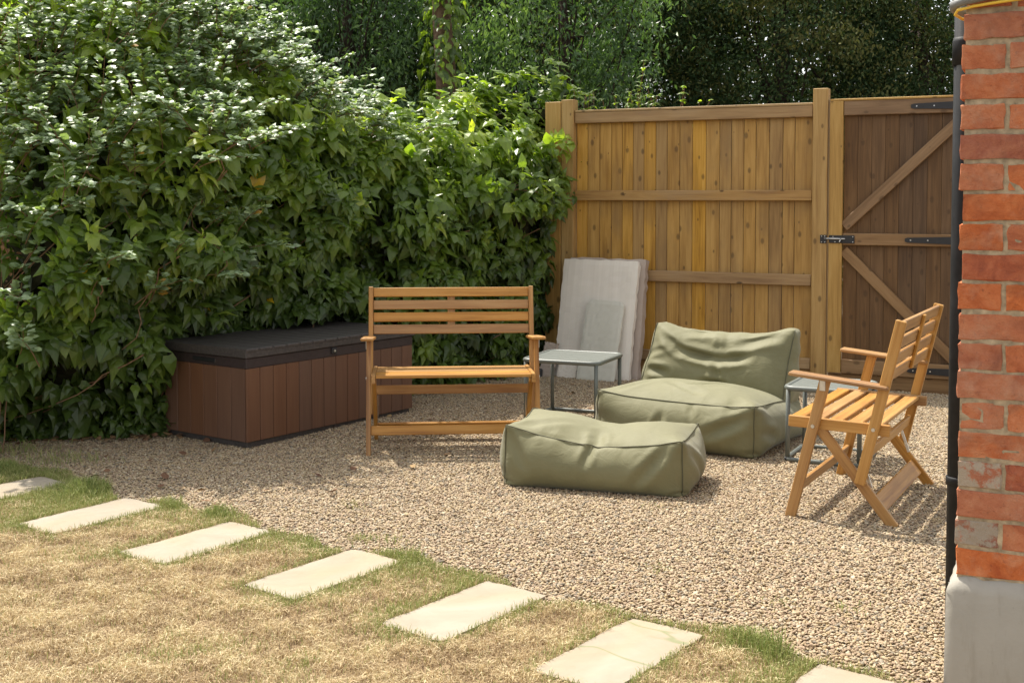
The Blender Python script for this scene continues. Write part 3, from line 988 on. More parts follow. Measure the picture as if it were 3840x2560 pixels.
# ------------------------------------------------------------------ folding benches
def make_bench(label):
    T = thing('garden_bench', label, 'bench', (0, 0, 0), 0, 'folding wooden benches')
    A = M['acacia']
    def B(z):
        return 0.31 + (z - 0.20) / 0.68 * 0.158
    for s in (-1, 1):
        ux = (s, 0, 0)
        fl = bar('front_leg', A, T, (s * .472, 0.0, -0.006), (s * .472, 0.150, 0.622), 0.026, 0.047, ux)
        bp_ = bar('back_post', A, T, (s * .470, B(0.175), 0.175), (s * .470, B(0.897), 0.897), 0.026, 0.046, ux)
        rl = bar('rear_leg', A, T, (s * .4425, 0.122, 0.398), (s * .4425, 0.448, -0.006), 0.022, 0.046, ux)
        sr = bar('seat_rail', A, T, (s * .4435, -0.018, 0.424), (s * .4435, 0.425, 0.414), 0.022, 0.050, ux)
        ar = bar('armrest', A, T, (s * .476, -0.005, 0.644), (s * .476, 0.425, 0.605), 0.074, 0.018, ux, 0.005)
        br = box('arm_bracket', M['steel'], T, (s * .487, 0.141, 0.600), (0.004, 0.026, 0.052), 0.001)
        for nm, y, z in (('bolt', 0.139, 0.590), ('bolt', 0.099, 0.413)):
            disc(nm, M['steel'], fl, tuple(fl.matrix_basis.inverted() @ Vector((s * .4865, y, z))), 0.0095, 'Z', 0.004)
        for nm, y, z in (('bolt', B(.605), .605), ('bolt', B(.42), .42)):
            disc(nm, M['steel'], bp_, tuple(bp_.matrix_basis.inverted() @ Vector((s * .4845, y, z))), 0.0095, 'Z', 0.004)
        bar('stay', M['steel'], T, (s * .4285, 0.30, 0.285), (s * .4285, 0.345, 0.155), 0.003, 0.014, ux, 0.001)
    for z in (0.654, 0.724, 0.794, 0.867):
        bar('back_slat', A, T, (-.456, B(z), z), (.456, B(z), z), 0.053, 0.018, (0, B(1) - B(0), 1))
    bar('back_brace', A, T, (0, B(.635) + .017, .635), (0, B(.885) + .017, .885), 0.043, 0.014, (1, 0, 0))
    for y in (0.018, 0.103, 0.188, 0.273, 0.358):
        bar('seat_slat', A, T, (-.431, y, 0.4375 - 0.022 * y), (.431, y, 0.4375 - 0.022 * y), 0.018, 0.062, (0, 0, 1))
    bar('stretcher', A, T, (-.459, 0.033, 0.132), (.459, 0.033, 0.132), 0.052, 0.019, (0, .25, 1))
    bar('stretcher', A, T, (-.457, B(.312), 0.312), (.457, B(.312), 0.312), 0.052, 0.018, (0, .23, 1))
    bar('stretcher', A, T, (-.430, 0.378, 0.083), (.430, 0.378, 0.083), 0.080, 0.018, (0, -.8, 1))
    return T

def copy_tree(o, parent=None):
    c = o.copy()
    COL.objects.link(c)
    if parent is not None:
        c.parent = parent
    for ch in list(o.children):
        copy_tree(ch, c)
    return c
bench = make_bench('slatted folding wooden bench facing the camera in front of the brown box')
a1 = R(4.5)
bench.location = (-0.796 + .475 * math.cos(a1), 6.677 + .475 * math.sin(a1), 0)
bench.rotation_euler = (0, 0, a1)
bench2 = copy_tree(bench)
bench2['label'] = 'slatted folding wooden bench seen from its side beside the brick corner'
ang_u = R(-28.5)
u2 = Vector((math.cos(ang_u), math.sin(ang_u), 0))
w2 = Vector((-math.sin(ang_u), math.cos(ang_u), 0))
bench2.location = Vector((1.248, 5.409, 0)) + w2 * 0.472
bench2.rotation_euler = (0, 0, ang_u - math.pi / 2)

# ------------------------------------------------------------------ side tables
def make_table(label, s, h, loc, rz):
    T = thing('side_table', label, 'side table', loc, rz, 'metal side tables')
    a = s / 2
    S = M['sage']
    def ring(k, z, rc):
        pts = []
        for cx, cy, q in ((1, 1, 0), (-1, 1, 90), (-1, -1, 180), (1, -1, 270)):
            for j in range(5):
                t = R(q + j * 22.5)
                pts.append((cx * (k - rc) + rc * math.cos(t), cy * (k - rc) + rc * math.sin(t), z))
        return pts
    fr = tube('top_frame', S, T, ring(a, h - 0.014, 0.05), 0.0145, 8, True)
    n = 6
    w = (s - 0.03) / n
    for i in range(n):
        box('slat', S, T, (0, -a + 0.015 + w * (i + .5), h - 0.008), (s - 0.03, w - 0.009, 0.007), 0.002)
    for sx in (-1, 1):
        for sy in (-1, 1):
            tube('leg', S, T, [(sx * (a - .015), sy * (a - .015), 0.008), (sx * (a - .015), sy * (a - .015), h - 0.02)], 0.0128, 8)
    tube('base_ring', S, T, ring(a - .004, 0.012, 0.03), 0.0118, 8, True)
    for sx in (-1, 1):
        for sy in (-1, 1):
            bm = bmesh.new()
            bmesh.ops.create_uvsphere(bm, u_segments=8, v_segments=6, radius=0.014)
            bmesh.ops.translate(bm, vec=(sx * (a - .012), sy * (a - .012), 0.011), verts=bm.verts)
            bm_obj('foot_cap', bm, M['black_iron'], T, True)
    return T
make_table('sage green slatted metal table behind the right end of the facing bench', 0.50, 0.412, (0.395, 7.80, 0), R(-23))
make_table('sage green metal table half hidden behind the sideways bench', 0.41, 0.412, (1.748, 6.63, 0), R(-27))

# ------------------------------------------------------------------ leaning stones by the fence
def lean_slab(name, label, mat, t, width, height, thick, y_bot, y_top, chamfer=0.0, rough=0.006, seed=1, tilt=0.0, group=None):
    """slab standing in front of the fence: t = its left edge along the fence at the foot"""
    r = random.Random(seed)
    nx, nz = 14, 22
    bm = bmesh.new()
    fr, bk = [], []
    for j in range(nz + 1):
        a, b = [], []
        for i in range(nx + 1):
            xx = width * i / nx
            zz = height * j / nz
            if chamfer and j == nz:
                if i == 0: xx, zz = 0.0, height - chamfer
                if i == nx: xx, zz = width, height - chamfer
            if chamfer and j == nz and i == 1: xx = chamfer * 1.0
            if chamfer and j == nz and i == nx - 1: xx = width - chamfer
            e = i in (0, nx) or j in (0, nz)
            dx = r.uniform(-rough, rough) if e else 0
            dz = r.uniform(-rough, rough) if e else 0
            a.append(bm.verts.new((xx + dx, r.uniform(-.0015, .0015) - (0 if not e else -0.004), zz + dz)))
            b.append(bm.verts.new((xx + dx + r.uniform(-rough, rough), thick, zz + dz)))
        fr.append(a); bk.append(b)
    for j in range(nz):
        for i in range(nx):
            bm.faces.new((fr[j][i], fr[j][i + 1], fr[j + 1][i + 1], fr[j + 1][i]))
            bm.faces.new((bk[j][i + 1], bk[j][i], bk[j + 1][i], bk[j + 1][i + 1]))
    for j in range(nz):
        bm.faces.new((fr[j][0], fr[j + 1][0], bk[j + 1][0], bk[j][0]))
        bm.faces.new((fr[j + 1][nx], fr[j][nx], bk[j][nx], bk[j + 1][nx]))
    for i in range(nx):
        bm.faces.new((fr[nz][i], fr[nz][i + 1], bk[nz][i + 1], bk[nz][i]))
        bm.faces.new((fr[0][i + 1], fr[0][i], bk[0][i], bk[0][i + 1]))
    bmesh.ops.recalc_face_normals(bm, faces=bm.faces)
    o = bm_obj(name, bm, mat)
    ln = math.asin((y_top - y_bot) / height)
    o.matrix_world = (Matrix.Translation(FO + FX * t + FY * y_bot + Vector((0, 0, -0.01))) @ Matrix.Rotation(FROT, 4, 'Z')
                      @ Matrix.Rotation(-ln, 4, 'X') @ Matrix.Rotation(tilt, 4, 'Y'))
    return tag(o, label, 'stone slab', group)
G = 'stone slabs leaning on the fence'
lean_slab('stone_slab', 'tall grey riven stone slab with rough right edge leaning on fence', M['greystone'], -2.035, 0.635, 0.96, 0.05, -0.335, -0.135, rough=0.0045, seed=3, tilt=R(0.6), group=G)
lean_slab('stone_slab', 'pinkish stone slab showing only its rough edge behind the tall grey slab', M['pinkstone'], -2.00, 0.645, 0.965, 0.075, -0.255, -0.075, rough=0.006, seed=4, tilt=R(0.6), group=G)
lean_slab('stone_slab', 'small smooth pale slab with clipped top corners leaning on the tall slab', M['palestone'], -1.80, 0.315, 0.655, 0.025, -0.44, -0.25, chamfer=0.035, rough=0.003, seed=5, tilt=R(2.0), group=G)
lean_slab('stone_slab', 'narrow grey stone strip left of the small pale slab', M['greystone'], -1.98, 0.16, 0.235, 0.03, -0.40, -0.33, rough=0.004, seed=8, group=G)
lean_slab('stone_offcut', 'broken pinkish stone offcut at the left foot of the tall slab', M['pinkstone'], -2.13, 0.115, 0.29, 0.03, -0.43, -0.36, rough=0.008, seed=6, tilt=R(6), group=None)
def dark_block(t, y, L, label):
    bm = bmesh.new()
    add_box(bm, 0, 0, 0.03, L, 0.1, 0.065, 0.006)
    o = bm_obj('dark_brick', bm, M['darkstone'])
    o.location = FO + FX * t + FY * y
    o.rotation_euler = (0, 0, FROT + 0.15)
    tag(o, label, 'brick')
dark_block(-2.135, -0.47, 0.10, 'small dark brick on the gravel against the pink offcut')
dark_block(-2.26, -0.45, 0.11, 'dark brick under the hedge left of the other dark brick')

# ------------------------------------------------------------------ bean bags: inflated cloth bags relaxed with a small numpy solver
def grid_box(nx, ny, nz, shape):
    """closed quad box; shape(u,v,w) -> xyz with u,v,w in 0..1"""
    idx, P, Fq = {}, [], []
    def vid(i, j, k):
        if (i, j, k) not in idx:
            idx[(i, j, k)] = len(P)
            P.append(shape(i / nx, j / ny, k / nz))
        return idx[(i, j, k)]
    for i in range(nx):
        for j in range(ny):
            Fq.append((vid(i, j, 0), vid(i, j + 1, 0), vid(i + 1, j + 1, 0), vid(i + 1, j, 0)))
            Fq.append((vid(i, j, nz), vid(i + 1, j, nz), vid(i + 1, j + 1, nz), vid(i, j + 1, nz)))
    for i in range(nx):
        for k in range(nz):
            Fq.append((vid(i, 0, k), vid(i + 1, 0, k), vid(i + 1, 0, k + 1), vid(i, 0, k + 1)))
            Fq.append((vid(i, ny, k), vid(i, ny, k + 1), vid(i + 1, ny, k + 1), vid(i + 1, ny, k)))
    for j in range(ny):
        for k in range(nz):
            Fq.append((vid(0, j, k), vid(0, j, k + 1), vid(0, j + 1, k + 1), vid(0, j + 1, k)))
            Fq.append((vid(nx, j, k), vid(nx, j + 1, k), vid(nx, j + 1, k + 1), vid(nx, j, k + 1)))
    return np.array(P, float), np.array(Fq), idx

def relax(P, Fq, seams, pressure, steps=70, iters=12, dents=(), seam_shrink=0.95, slack=1.03, grav=0.00004):
    E = np.concatenate([Fq[:, [0, 1]], Fq[:, [1, 2]], Fq[:, [2, 3]], Fq[:, [3, 0]]])
    E = np.unique(np.sort(E, 1), axis=0)
    Dg = np.concatenate([Fq[:, [0, 2]], Fq[:, [1, 3]]])
    seam = set(seams)
    rest = np.linalg.norm(P[E[:, 0]] - P[E[:, 1]], axis=1)
    is_s = np.array([(a, b) in seam or (b, a) in seam for a, b in E])
    rest = rest * np.where(is_s, seam_shrink, slack)
    restd = np.linalg.norm(P[Dg[:, 0]] - P[Dg[:, 1]], axis=1) * slack
    I = np.concatenate([E[:, 0], Dg[:, 0]]); J = np.concatenate([E[:, 1], Dg[:, 1]])
    L0 = np.concatenate([rest, restd])
    K = np.concatenate([np.ones(len(E)), np.full(len(Dg), 0.25)])
    n = len(P)
    deg = np.bincount(I, K, n) + np.bincount(J, K, n)
    X = P + np.random.default_rng(3).normal(0, 0.0015, P.shape)
    V = np.zeros_like(X)
    inv = 1.0 / deg[:, None]
    A = np.concatenate([I, J])
    zt = P[:, 2].max()
    for st in range(steps):
        a, b, c, d = (X[Fq[:, q]] for q in range(4))
        nr = np.cross(c - a, d - b) * 0.125
        N = np.zeros_like(X)
        for q in range(4):
            for ax in range(3):
                N[:, ax] += np.bincount(Fq[:, q], nr[:, ax], n)
        V *= 0.92
        fade = 1.0 if st < steps * 0.75 else 0.6
        V += N * (pressure * fade * (1.0 + 1.2 * np.clip((zt - X[:, 2]) / zt, 0, 1)))[:, None]
        V[:, 2] -= grav
        for (cx, cy, cz, rad, fx, fy, fz) in dents:
            w = np.exp(-(((P[:, 0] - cx) / rad[0]) ** 2 + ((P[:, 1] - cy) / rad[1]) ** 2 + ((P[:, 2] - cz) / rad[2]) ** 2))
            V += w[:, None] * np.array([fx, fy, fz])
        sp = np.linalg.norm(V, axis=1, keepdims=True)
        V *= np.minimum(1.0, 0.004 / (sp + 1e-9))
        Y = X + V
        for _ in range(iters):
            dlt = Y[J] - Y[I]
            ln = np.linalg.norm(dlt, axis=1) + 1e-9
            cor = dlt * (K * (ln - L0) / ln)[:, None]
            cor = np.concatenate([cor, -cor])
            for ax in range(3):
                Y[:, ax] += np.bincount(A, cor[:, ax], n) / deg * 1.25
            low = Y[:, 2] < 0.0
            Y[low, 2] = 0.0
        V = Y - X
        V[low, :2] *= 0.5
        X = Y
    return X

def seam_paths(idx, nx, ny, nz, which):
    out = []
    def line(fn, n):
        return [idx[fn(i)] for i in range(n + 1)]
    if 'top' in which:
        ring = line(lambda i: (i, 0, nz), nx) + line(lambda j: (nx, j, nz), ny)[1:] + line(lambda i: (nx - i, ny, nz), nx)[1:] + line(lambda j: (0, ny - j, nz), ny)[1:-1]
        out.append((ring, True))
    if 'vert' in which:
        for i, j in ((0, 0), (nx, 0), (nx, ny), (0, ny)):
            out.append((line(lambda k, i=i, j=j: (i, j, k), nz), False))
    if 'bottom' in which:
        ring = line(lambda i: (i, 0, 0), nx) + line(lambda j: (nx, j, 0), ny)[1:] + line(lambda i: (nx - i, ny, 0), nx)[1:] + line(lambda j: (0, ny - j, 0), ny)[1:-1]
        out.append((ring, True))
    return out

def edges_of(paths):
    s = []
    for p, closed in paths:
        s += list(zip(p, p[1:]))
        if closed:
            s.append((p[-1], p[0]))
    return s

def seam_gather(X, Fq, paths, amp, seed, rest):
    # cloth gathered along the stitched edges: short folds running away from each seam
    n = len(X)
    a, b, c, d = (X[Fq[:, q]] for q in range(4))
    nr = np.cross(c - a, d - b)
    N = np.zeros_like(X)
    for q in range(4):
        for ax in range(3):
            N[:, ax] += np.bincount(Fq[:, q], nr[:, ax], n)
    N /= np.linalg.norm(N, axis=1, keepdims=True) + 1e-9
    r = np.random.default_rng(seed)
    out = np.zeros(n)
    for p, closed in paths:
        S = rest[p]
        arc = np.concatenate([[0], np.cumsum(np.linalg.norm(np.diff(S, axis=0), axis=1))])
        D = np.linalg.norm(rest[:, None, :] - S[None], axis=2)
        k = D.argmin(1)
        dist = D[np.arange(n), k]
        t = arc[k]
        w = np.zeros(n)
        for f_ in (17., 29., 43.):
            w += np.sin(t * f_ * r.uniform(.85, 1.15) + r.uniform(0, 6.28) + 1.5 * np.sin(t * 7 + r.uniform(0, 6)))
        env = 0.5 + 0.5 * np.sin(t * 5.3 + r.uniform(0, 6.28))
        reach = 0.035 + 0.06 * env
        out += amp * env * np.clip(w / 1.6, -1.2, 1.0) * np.exp(-dist / reach) * np.clip(dist / 0.012, 0, 1)
    low = np.clip(rest[:, 2] / 0.08, 0, 1)
    return X + N * (out * low)[:, None]

def fold(X, C, p0, p1, width, depth):
    # one crease from p0 to p1 (measured on the unfolded bag C), sinking by the vector depth with a ridge beside it
    p0, p1 = np.array(p0, float), np.array(p1, float)
    d = p1 - p0
    L = np.linalg.norm(d)
    d /= L
    q = C - p0
    t = np.clip(q @ d, 0, L)
    v = q - t[:, None] * d
    dist = np.linalg.norm(v, axis=1) / (width * 0.78)
    taper = np.sin(np.clip(t / L, 0, 1) * math.pi * 0.9 + 0.15) ** 0.7
    prof = np.exp(-dist ** 2) - 0.45 * np.exp(-((dist - 1.9) / 0.8) ** 2)
    return X + (prof * taper)[:, None] * np.array(depth) * 1.5

def bag(parent, name, dims, res, shape, pressure, dents=(), piping=('top', 'vert'), folds=(), gather=0.009, **kw):
    nx, ny, nz = res
    P, Fq, idx = grid_box(nx, ny, nz, shape)
    paths = seam_paths(idx, nx, ny, nz, ('top', 'vert', 'bottom'))
    X = relax(P, Fq, edges_of(paths), pressure, dents=dents, **kw)
    X = seam_gather(X, Fq, paths, gather, nx + ny, P)
    for fd in folds:
        X = fold(X, P, *fd)
    X[:, 2] = np.maximum(X[:, 2], 0.0)
    o = obj(name, fast_mesh(name, X, Fq, smooth=True), M['canvas'], parent)
    md = o.modifiers.new('smooth', 'SUBSURF')
    md.levels = 1; md.render_levels = 1
    for p, closed in seam_paths(idx, nx, ny, nz, piping):
        pts = [Vector(X[i]) for i in p]
        # push the cord just outside the cloth
        c = Vector(X.mean(0))
        pts = [q + (q - c).normalized() * 0.003 for q in pts]
        tube('piping', M['piping'], o, pts, 0.0028, 5, closed)
    return o

# ottoman
ang = R(-17)
otto = thing('bean_bag_ottoman', 'low olive green bean bag footstool with dented top in front of lounger', 'footstool', (0.395, 5.88, 0.0), ang)
def sh_otto(u, v, w):
    return ((u - .5) * 0.845, v * 0.50 - 0.02, w * (0.255 + 0.035 * (1 - u) + 0.025 * abs(2 * u - 1) ** 2))
bag(otto, 'cushion', None, (60, 34, 18), sh_otto, 0.75, dents=((0.03, 0.22, 0.3, (0.10, 0.45, 0.2), 0, 0, -0.00020),), seam_shrink=0.955, slack=1.03,
    folds=(((0.03, -.02, .30), (0.00, .10, .30), .035, (0, .0, -.018)), ((0.0, -.02, .28), (-.02, -.02, .17), .022, (.0, .016, 0)), ((0.10, .16, .32), (-.02, .30, .32), .03, (0, 0, -.016)), ((-.36, .02, .32), (-.12, .14, .31), .03, (0, 0, -.010)),
           ((0.36, -.02, .26), (.20, -.02, .08), .03, (0, .012, 0)), ((-.40, -.02, .28), (-.30, -.02, .12), .025, (0, .010, 0)), ((.43, .05, .22), (.43, .22, .06), .03, (-.012, 0, 0))))

# lounger
ang = R(-28)
lng = thing('bean_bag_lounger', 'olive green bean bag lounge chair with slumped backrest near the fence', 'bean bag', (0.915, 6.83, 0.0), ang)
def sh_seat(u, v, w):
    return ((u - .5) * 0.90, v * 0.92, w * (0.295 + 0.025 * (1 - u)))
bag(lng, 'seat', None, (58, 58, 18), sh_seat, 0.62, dents=((0.0, 0.34, 0.29, (0.35, 0.10, 0.2), 0, 0, -0.00012), (0.0, 0.85, 0.3, (0.6, 0.22, 0.2), 0, 0, -0.0004)), seam_shrink=0.955, slack=1.03,
    folds=(((.43, .02, .24), (.18, .0, .12), .035, (0, .018, 0)), ((.45, .06, .14), (.45, .20, .12), .03, (-.016, 0, 0)), ((-.05, .0, .22), (-.08, .0, .10), .025, (0, .014, 0)), ((.10, .0, .28), (.12, .02, .2), .02, (0, .01, 0)),
           ((-.10, .22, .3), (.12, .10, .3), .03, (0, 0, -.012)), ((.20, .35, .3), (.02, .22, .3), .03, (0, 0, -.012)), ((-.35, .05, .3), (-.2, .25, .3), .03, (0, 0, -.01))))
def sh_back(u, v, w):
    th = 0.34 * (1 - w) + 0.11 * w
    y0 = 0.56 + 0.20 * w
    return ((u - .5) * (0.90 - 0.05 * w) + 0.04 * w, y0 + v * th, 0.22 + w * 0.40 + 0.035 * abs(2 * u - 1) ** 3 * w)
bk = bag(lng, 'backrest', None, (58, 16, 36), sh_back, 0.5, dents=((-0.02, 0.64, 0.47, (0.30, 0.2, 0.035), 0, 0.0003, 0.0), (0.03, 0.6, 0.33, (0.06, 0.2, 0.05), 0, 0.0003, 0.0), (0.05, 0.8, 0.66, (0.3, 0.3, 0.06), 0, 0.0, -0.00005)),
    piping=('vert',), seam_shrink=0.965, slack=1.035, grav=0.00003, gather=0.010,
    folds=(((-.36, .7, .62), (-.20, .68, .49), .032, (0, .026, 0)), ((-.20, .68, .49), (.05, .66, .455), .030, (0, .034, .004)), ((.05, .66, .455), (.22, .67, .475), .032, (0, .026, 0)),
           ((.02, .72, .61), (.035, .69, .53), .022, (0, .026, 0)), ((.17, .70, .54), (.38, .72, .61), .036, (0, .024, 0)), ((.02, .64, .44), (.05, .60, .34), .028, (0, .026, 0)), ((-.05, .6, .34), (.10, .6, .32), .022, (0, .024, 0)),
           ((-.40, .63, .38), (-.26, .62, .36), .026, (0, .018, 0)), ((-.40, .66, .49), (-.28, .66, .50), .026, (0, .020, 0)), ((-.20, .74, .60), (.0, .735, .625), .03, (0, .014, 0)))
    )

# ------------------------------------------------------------------ leaves
IVY_V = np.array([[0, 0, 0], [0, .46, .10], [0, 1.18, -.20], [-.20, -.08, -.02], [-.37, .22, -.06], [-.20, .62, -.03], [.20, -.08, -.02], [.37, .22, -.06], [.20, .62, -.03]])
IVY_F = np.array([[0, 4, 3], [0, 1, 4], [1, 5, 4], [1, 2, 5], [0, 6, 7], [0, 7, 1], [1, 7, 8], [1, 8, 2]])
OVAL_V = np.array([[0, 0, 0], [0, .5, .05], [0, 1.0, -.05], [-.24, .15, .03], [-.33, .48, .01], [-.18, .8, -.02], [.24, .15, .03], [.33, .48, .01], [.18, .8, -.02]])
HEART_V = np.array([[0, 0, 0], [0, .44, .08], [0, 1.10, -.26], [-.28, -.06, .01], [-.40, .28, -.03], [-.26, .68, -.10], [.28, -.06, .01], [.40, .28, -.03], [.26, .68, -.10]])
DIA_V = np.array([[0, 0, 0], [.24, .45, .06], [0, 1, -.08], [-.24, .45, .06]])
LANCE_V = np.array([[0, 0, 0], [.19, .42, .05], [0, 1, -.12], [-.19, .42, .05]])
DIA_F = np.array([[0, 1, 2], [0, 2, 3]])

def basis(t, n):
    t = t / np.linalg.norm(t, axis=1, keepdims=True)
    n = n - t * (t * n).sum(1, keepdims=True)
    n = n / (np.linalg.norm(n, axis=1, keepdims=True) + 1e-9)
    return np.stack([np.cross(t, n), t, n], 1)          # rows: x, y(tip), z(normal)

def leaf_arrays(TV, TF, pos, B, size):
    k = len(TV)
    W = np.einsum('ij,njk->nik', TV, B) * size[:, None, None] + pos[:, None, :]
    F = (np.arange(len(pos)) * k)[:, None, None] + TF[None]
    return W.reshape(-1, 3), F.reshape(-1, TF.shape[1])

def leaf_mass(name, TV, TF, pos, B, size, tone, mat, parent):
    V, F = leaf_arrays(TV, TF, pos, B, size)
    return obj(name, fast_mesh(name, V, F, tone=np.repeat(tone, len(TV))), mat, parent)

def leaf_objects(TV, TF, pos, B, size, tone, mat, parent, variants=6):
    """each leaf an object of its own, sharing a few leaf meshes"""
    bins = [fast_mesh('leaf', TV, TF, tone=np.full(len(TV), (k + .5) / variants)) for k in range(variants)]
    for m in bins:
        m.materials.append(mat)
    for p, b, s, t in zip(pos, B, size, tone):
        o = bpy.data.objects.new('leaf', bins[min(variants - 1, int(t * variants))])
        o.matrix_basis = Matrix.Translation(Vector(p)) @ Matrix(b.T.tolist()).to_4x4() @ Matrix.Diagonal((s, s, s, 1))
        link(o, parent)

def unit(n):
    v = RNG.normal(0, 1, (n, 3))
    return v / np.linalg.norm(v, axis=1, keepdims=True)

# ivy hedge -------------------------------------------------------------
def h_top(s):
    return np.interp(s, [-2.5, -1.1, -0.6, 0.9, 1.1, 1.37, 1.78, 2.40, 2.62, 2.86, 3.3, 3.75, 4.2], [0.95, 1.05, 2.60, 2.95, 2.68, 2.33, 2.08, 2.02, 1.80, 2.16, 2.28, 2.28, 2.08])  # unseen left end shaped low so the sun reaches the first slabs

def hedge_surface(s, v):
    """v 0..1: foot of the front face, up the front, back over the sloping top. returns pos, outward normal"""
    h = h_top(s)
    lump = 0.17 * smooth_noise(s * 1.0, v * 3.0, 31, 3.2) + 0.08 * smooth_noise(s, v * 3, 32, 8.0)
    lump = lump + np.clip(v / 0.3 - .4, 0, 1) * 0.20 * smooth_noise(s * 1.5, v * 9.0, 36, 3.4)
    foot = np.where(s < 0, 0.72 * s, 0.0) - 0.10
    z1 = np.interp(s, [-2.5, -1.0, -0.6, 1.0, 2.0, 3.0, 4.0], [0.5, 0.6, 1.15, 1.40, 1.42, 1.38, 1.45])        # where the front starts to lean back
    dep = np.interp(s, [-1.5, 0.5, 1.5, 2.5, 3.6, 4.2], [2.2, 2.0, 1.3, 1.0, .9, .45])
    fr = np.clip(v / 0.48, 0, 1)
    zf = 0.03 + fr * (z1 - 0.03)
    belly = foot * (1 - np.clip(zf / 0.85, 0, 1)) + 0.13 * np.sin(np.clip(zf / 1.7, 0, 1) * 3.14)
    belly = np.where((s > -0.1) & (s < 1.45), np.minimum(belly, -0.03 + 0.16 * np.clip((zf - 0.55) / 0.5, 0, 1)), belly)
    t = np.clip((v - 0.48) / 0.52, 0, 1)
    step = 0.06 * np.sin(t * 9.0 + s * 1.3) * np.sin(t * 3.14)
    back = dep * (0.28 * t + 0.72 * t ** 2.1)
    nn = belly - back + lump + step
    z = zf + (h - z1) * (1 - (1 - t) ** 1.3) + lump * t * 0.8
    ca = np.where(t > 0, 1.0 - 0.72 * t, 1.0); sa = 0.12 + 0.95 * t
    nor = np.stack([HN[0] * ca, HN[1] * ca, sa], -1)
    pos = np.stack([HO[0] + HE[0] * s + HN[0] * nn, HO[1] + HE[1] * s + HN[1] * nn, z], -1)
    return pos, nor / np.linalg.norm(nor, axis=-1, keepdims=True)

hedge = thing('ivy_hedge', 'tall dense ivy hedge behind the storage box up to the fence post', 'hedge', (0, 0, 0))
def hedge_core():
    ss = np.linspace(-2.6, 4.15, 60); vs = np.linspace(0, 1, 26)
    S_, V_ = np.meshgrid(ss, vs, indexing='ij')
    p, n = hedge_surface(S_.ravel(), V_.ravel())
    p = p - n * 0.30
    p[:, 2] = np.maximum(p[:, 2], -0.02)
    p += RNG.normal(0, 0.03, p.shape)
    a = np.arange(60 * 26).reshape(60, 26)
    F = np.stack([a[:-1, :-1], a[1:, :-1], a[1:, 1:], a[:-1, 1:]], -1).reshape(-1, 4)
    stuff(obj('dark_inner_sheet', fast_mesh('dark_inner_sheet', p, F), M['inner_dark'], hedge))  # solid dark sheet added inside the leaves to block light and view
hedge_core()

